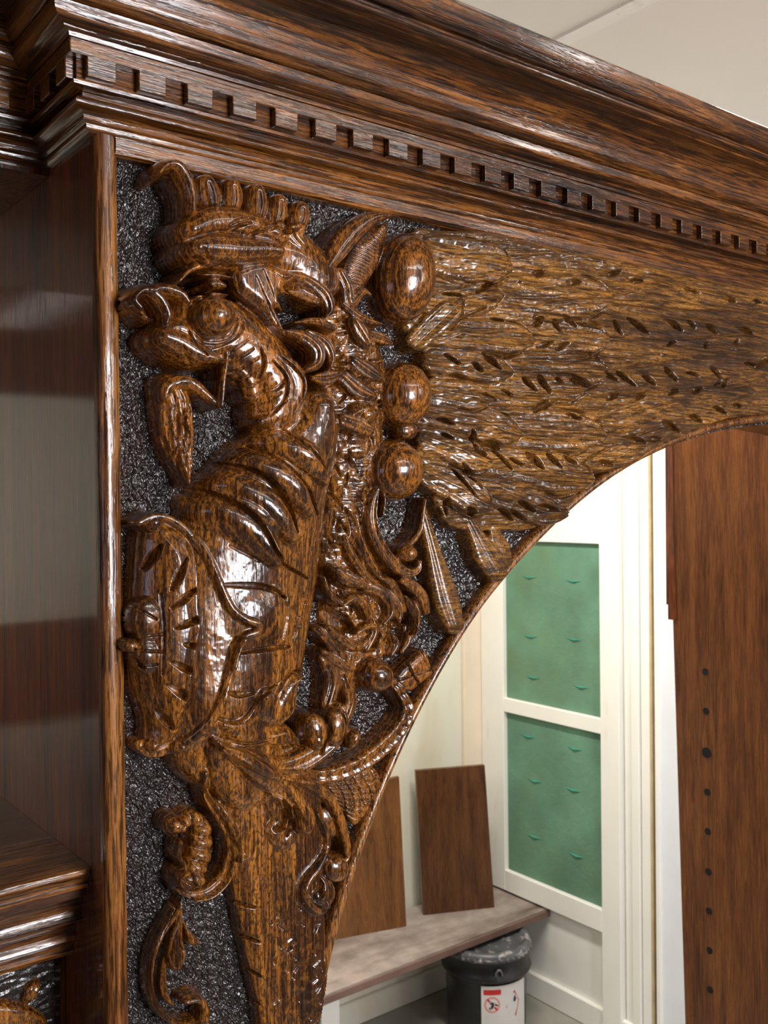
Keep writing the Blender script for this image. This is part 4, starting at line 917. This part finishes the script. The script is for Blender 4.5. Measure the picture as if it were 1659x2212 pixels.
# ---------- soften, texture the ground, cut to the field, build one mesh per carved part ----------
G = LAB == 0
base = np.where(G, 0, H)
for _ in range(2):
    p_ = np.pad(H, 1, mode='edge')
    Hs = (p_[1:-1, 1:-1]*4+p_[:-2, 1:-1]+p_[2:, 1:-1]+p_[1:-1, :-2]+p_[1:-1, 2:])/8
    H = np.where(G, H, Hs)
H = np.where(G, 0, H + tool*.05 + vnoise(5, 5, 41, 1)*.03)
gr = vnoise(7, 9, 21, 2)*1.3 + vnoise(3.2, 6, 23, 1)*.8
up_ = np.clip((GB-1250)/500, 0, 1)          # upper ground is torn along the grain, lower is punched
gr = gr*(1-.3*up_) + up_*(np.abs(vnoise(6.5, 6.0, 27, 1))-.3)*1.8
H = np.where(G, np.minimum(gr, 2.5), H)
X = PG[..., 0]; Z = PG[..., 2]
# inside the field? above the arch line
ax, az = half[:, 0], half[:, 1]
archx = np.interp(Z, az[2:], ax[2:]); archz = np.interp(X, ax[2:], az[2:])
ok_arch = np.where(Z < 1.9, X < archx+.0035, Z > archz-.0035) & ~((Z < az.max()+.0) & (X > archx+.0035) & (Z < archz-.0035))
ok_arch &= (Z > archz-.0035) | (X < archx+.0035)
field = ok_arch & (X > Xs+.0135) & (Z < 2.124)
inner = (Z > archz+.0035) & (X < archx-.0035) | (Z > archz+.012)
allow = np.where(G, field, ok_arch & inner & (X > Xs+.006) & (Z < 2.1325))
P3 = np.stack([X, YG-H/1000.0, Z], -1)
# smooth shading normals from the whole surface, so parts meet without a seam
du = np.zeros_like(P3); dv = np.zeros_like(P3)
du[:, 1:-1] = P3[:, 2:]-P3[:, :-2]; du[:, 0] = P3[:, 1]-P3[:, 0]; du[:, -1] = P3[:, -1]-P3[:, -2]
dv[1:-1] = P3[2:]-P3[:-2]; dv[0] = P3[1]-P3[0]; dv[-1] = P3[-1]-P3[-2]
NN = np.cross(du, dv); NN /= np.linalg.norm(NN, axis=-1)[..., None]+1e-12
NN = np.where(NN[..., 1:2] > 0, -NN, NN)
# a cell belongs to the highest of its corners
c4 = np.stack([H[:-1, :-1], H[:-1, 1:], H[1:, :-1], H[1:, 1:]]); l4 = np.stack([LAB[:-1, :-1], LAB[:-1, 1:], LAB[1:, :-1], LAB[1:, 1:]])
c4 = np.where(l4 == 0, -99, c4)
cell = np.take_along_axis(l4, c4.argmax(0)[None], 0)[0]
aok = allow[:-1, :-1] & allow[:-1, 1:] & allow[1:, :-1] & allow[1:, 1:]
def build(name, ids, mat, parent):
    sel = np.isin(cell, ids) & aok
    jj, ii = np.nonzero(sel)
    if len(jj) < 12: return None
    idx = np.stack([jj*NU+ii, (jj+1)*NU+ii, (jj+1)*NU+ii+1, jj*NU+ii+1], -1)
    uq, inv = np.unique(idx, return_inverse=True)
    me = bpy.data.meshes.new(name); n = len(uq); f = len(jj)
    me.vertices.add(n); me.vertices.foreach_set('co', P3.reshape(-1, 3)[uq].astype(np.float32).ravel())
    me.loops.add(4*f); me.loops.foreach_set('vertex_index', inv.ravel().astype(np.int32))
    me.polygons.add(f); me.polygons.foreach_set('loop_start', np.arange(0, 4*f, 4, dtype=np.int32)); me.polygons.foreach_set('loop_total', np.full(f, 4, np.int32))
    me.update(); me.validate()
    me.polygons.foreach_set('use_smooth', np.ones(len(me.polygons), bool))
    me.normals_split_custom_set_from_vertices(NN.reshape(-1, 3)[uq])
    return link(name, me, MAT[mat], parent)
build('punched_ground', [0], 'ground', cab)
tops = {}
for i, (nm, meta) in enumerate(zip(LABELS, LMETA)):
    if i == 0 or meta[1]: continue
    o_ = build(nm, [i], meta[0], cab)
    if o_: tops[nm] = o_
for i, (nm, meta) in enumerate(zip(LABELS, LMETA)):
    if i == 0 or not meta[1]: continue
    build(nm, [i], meta[0], tops[meta[1]])
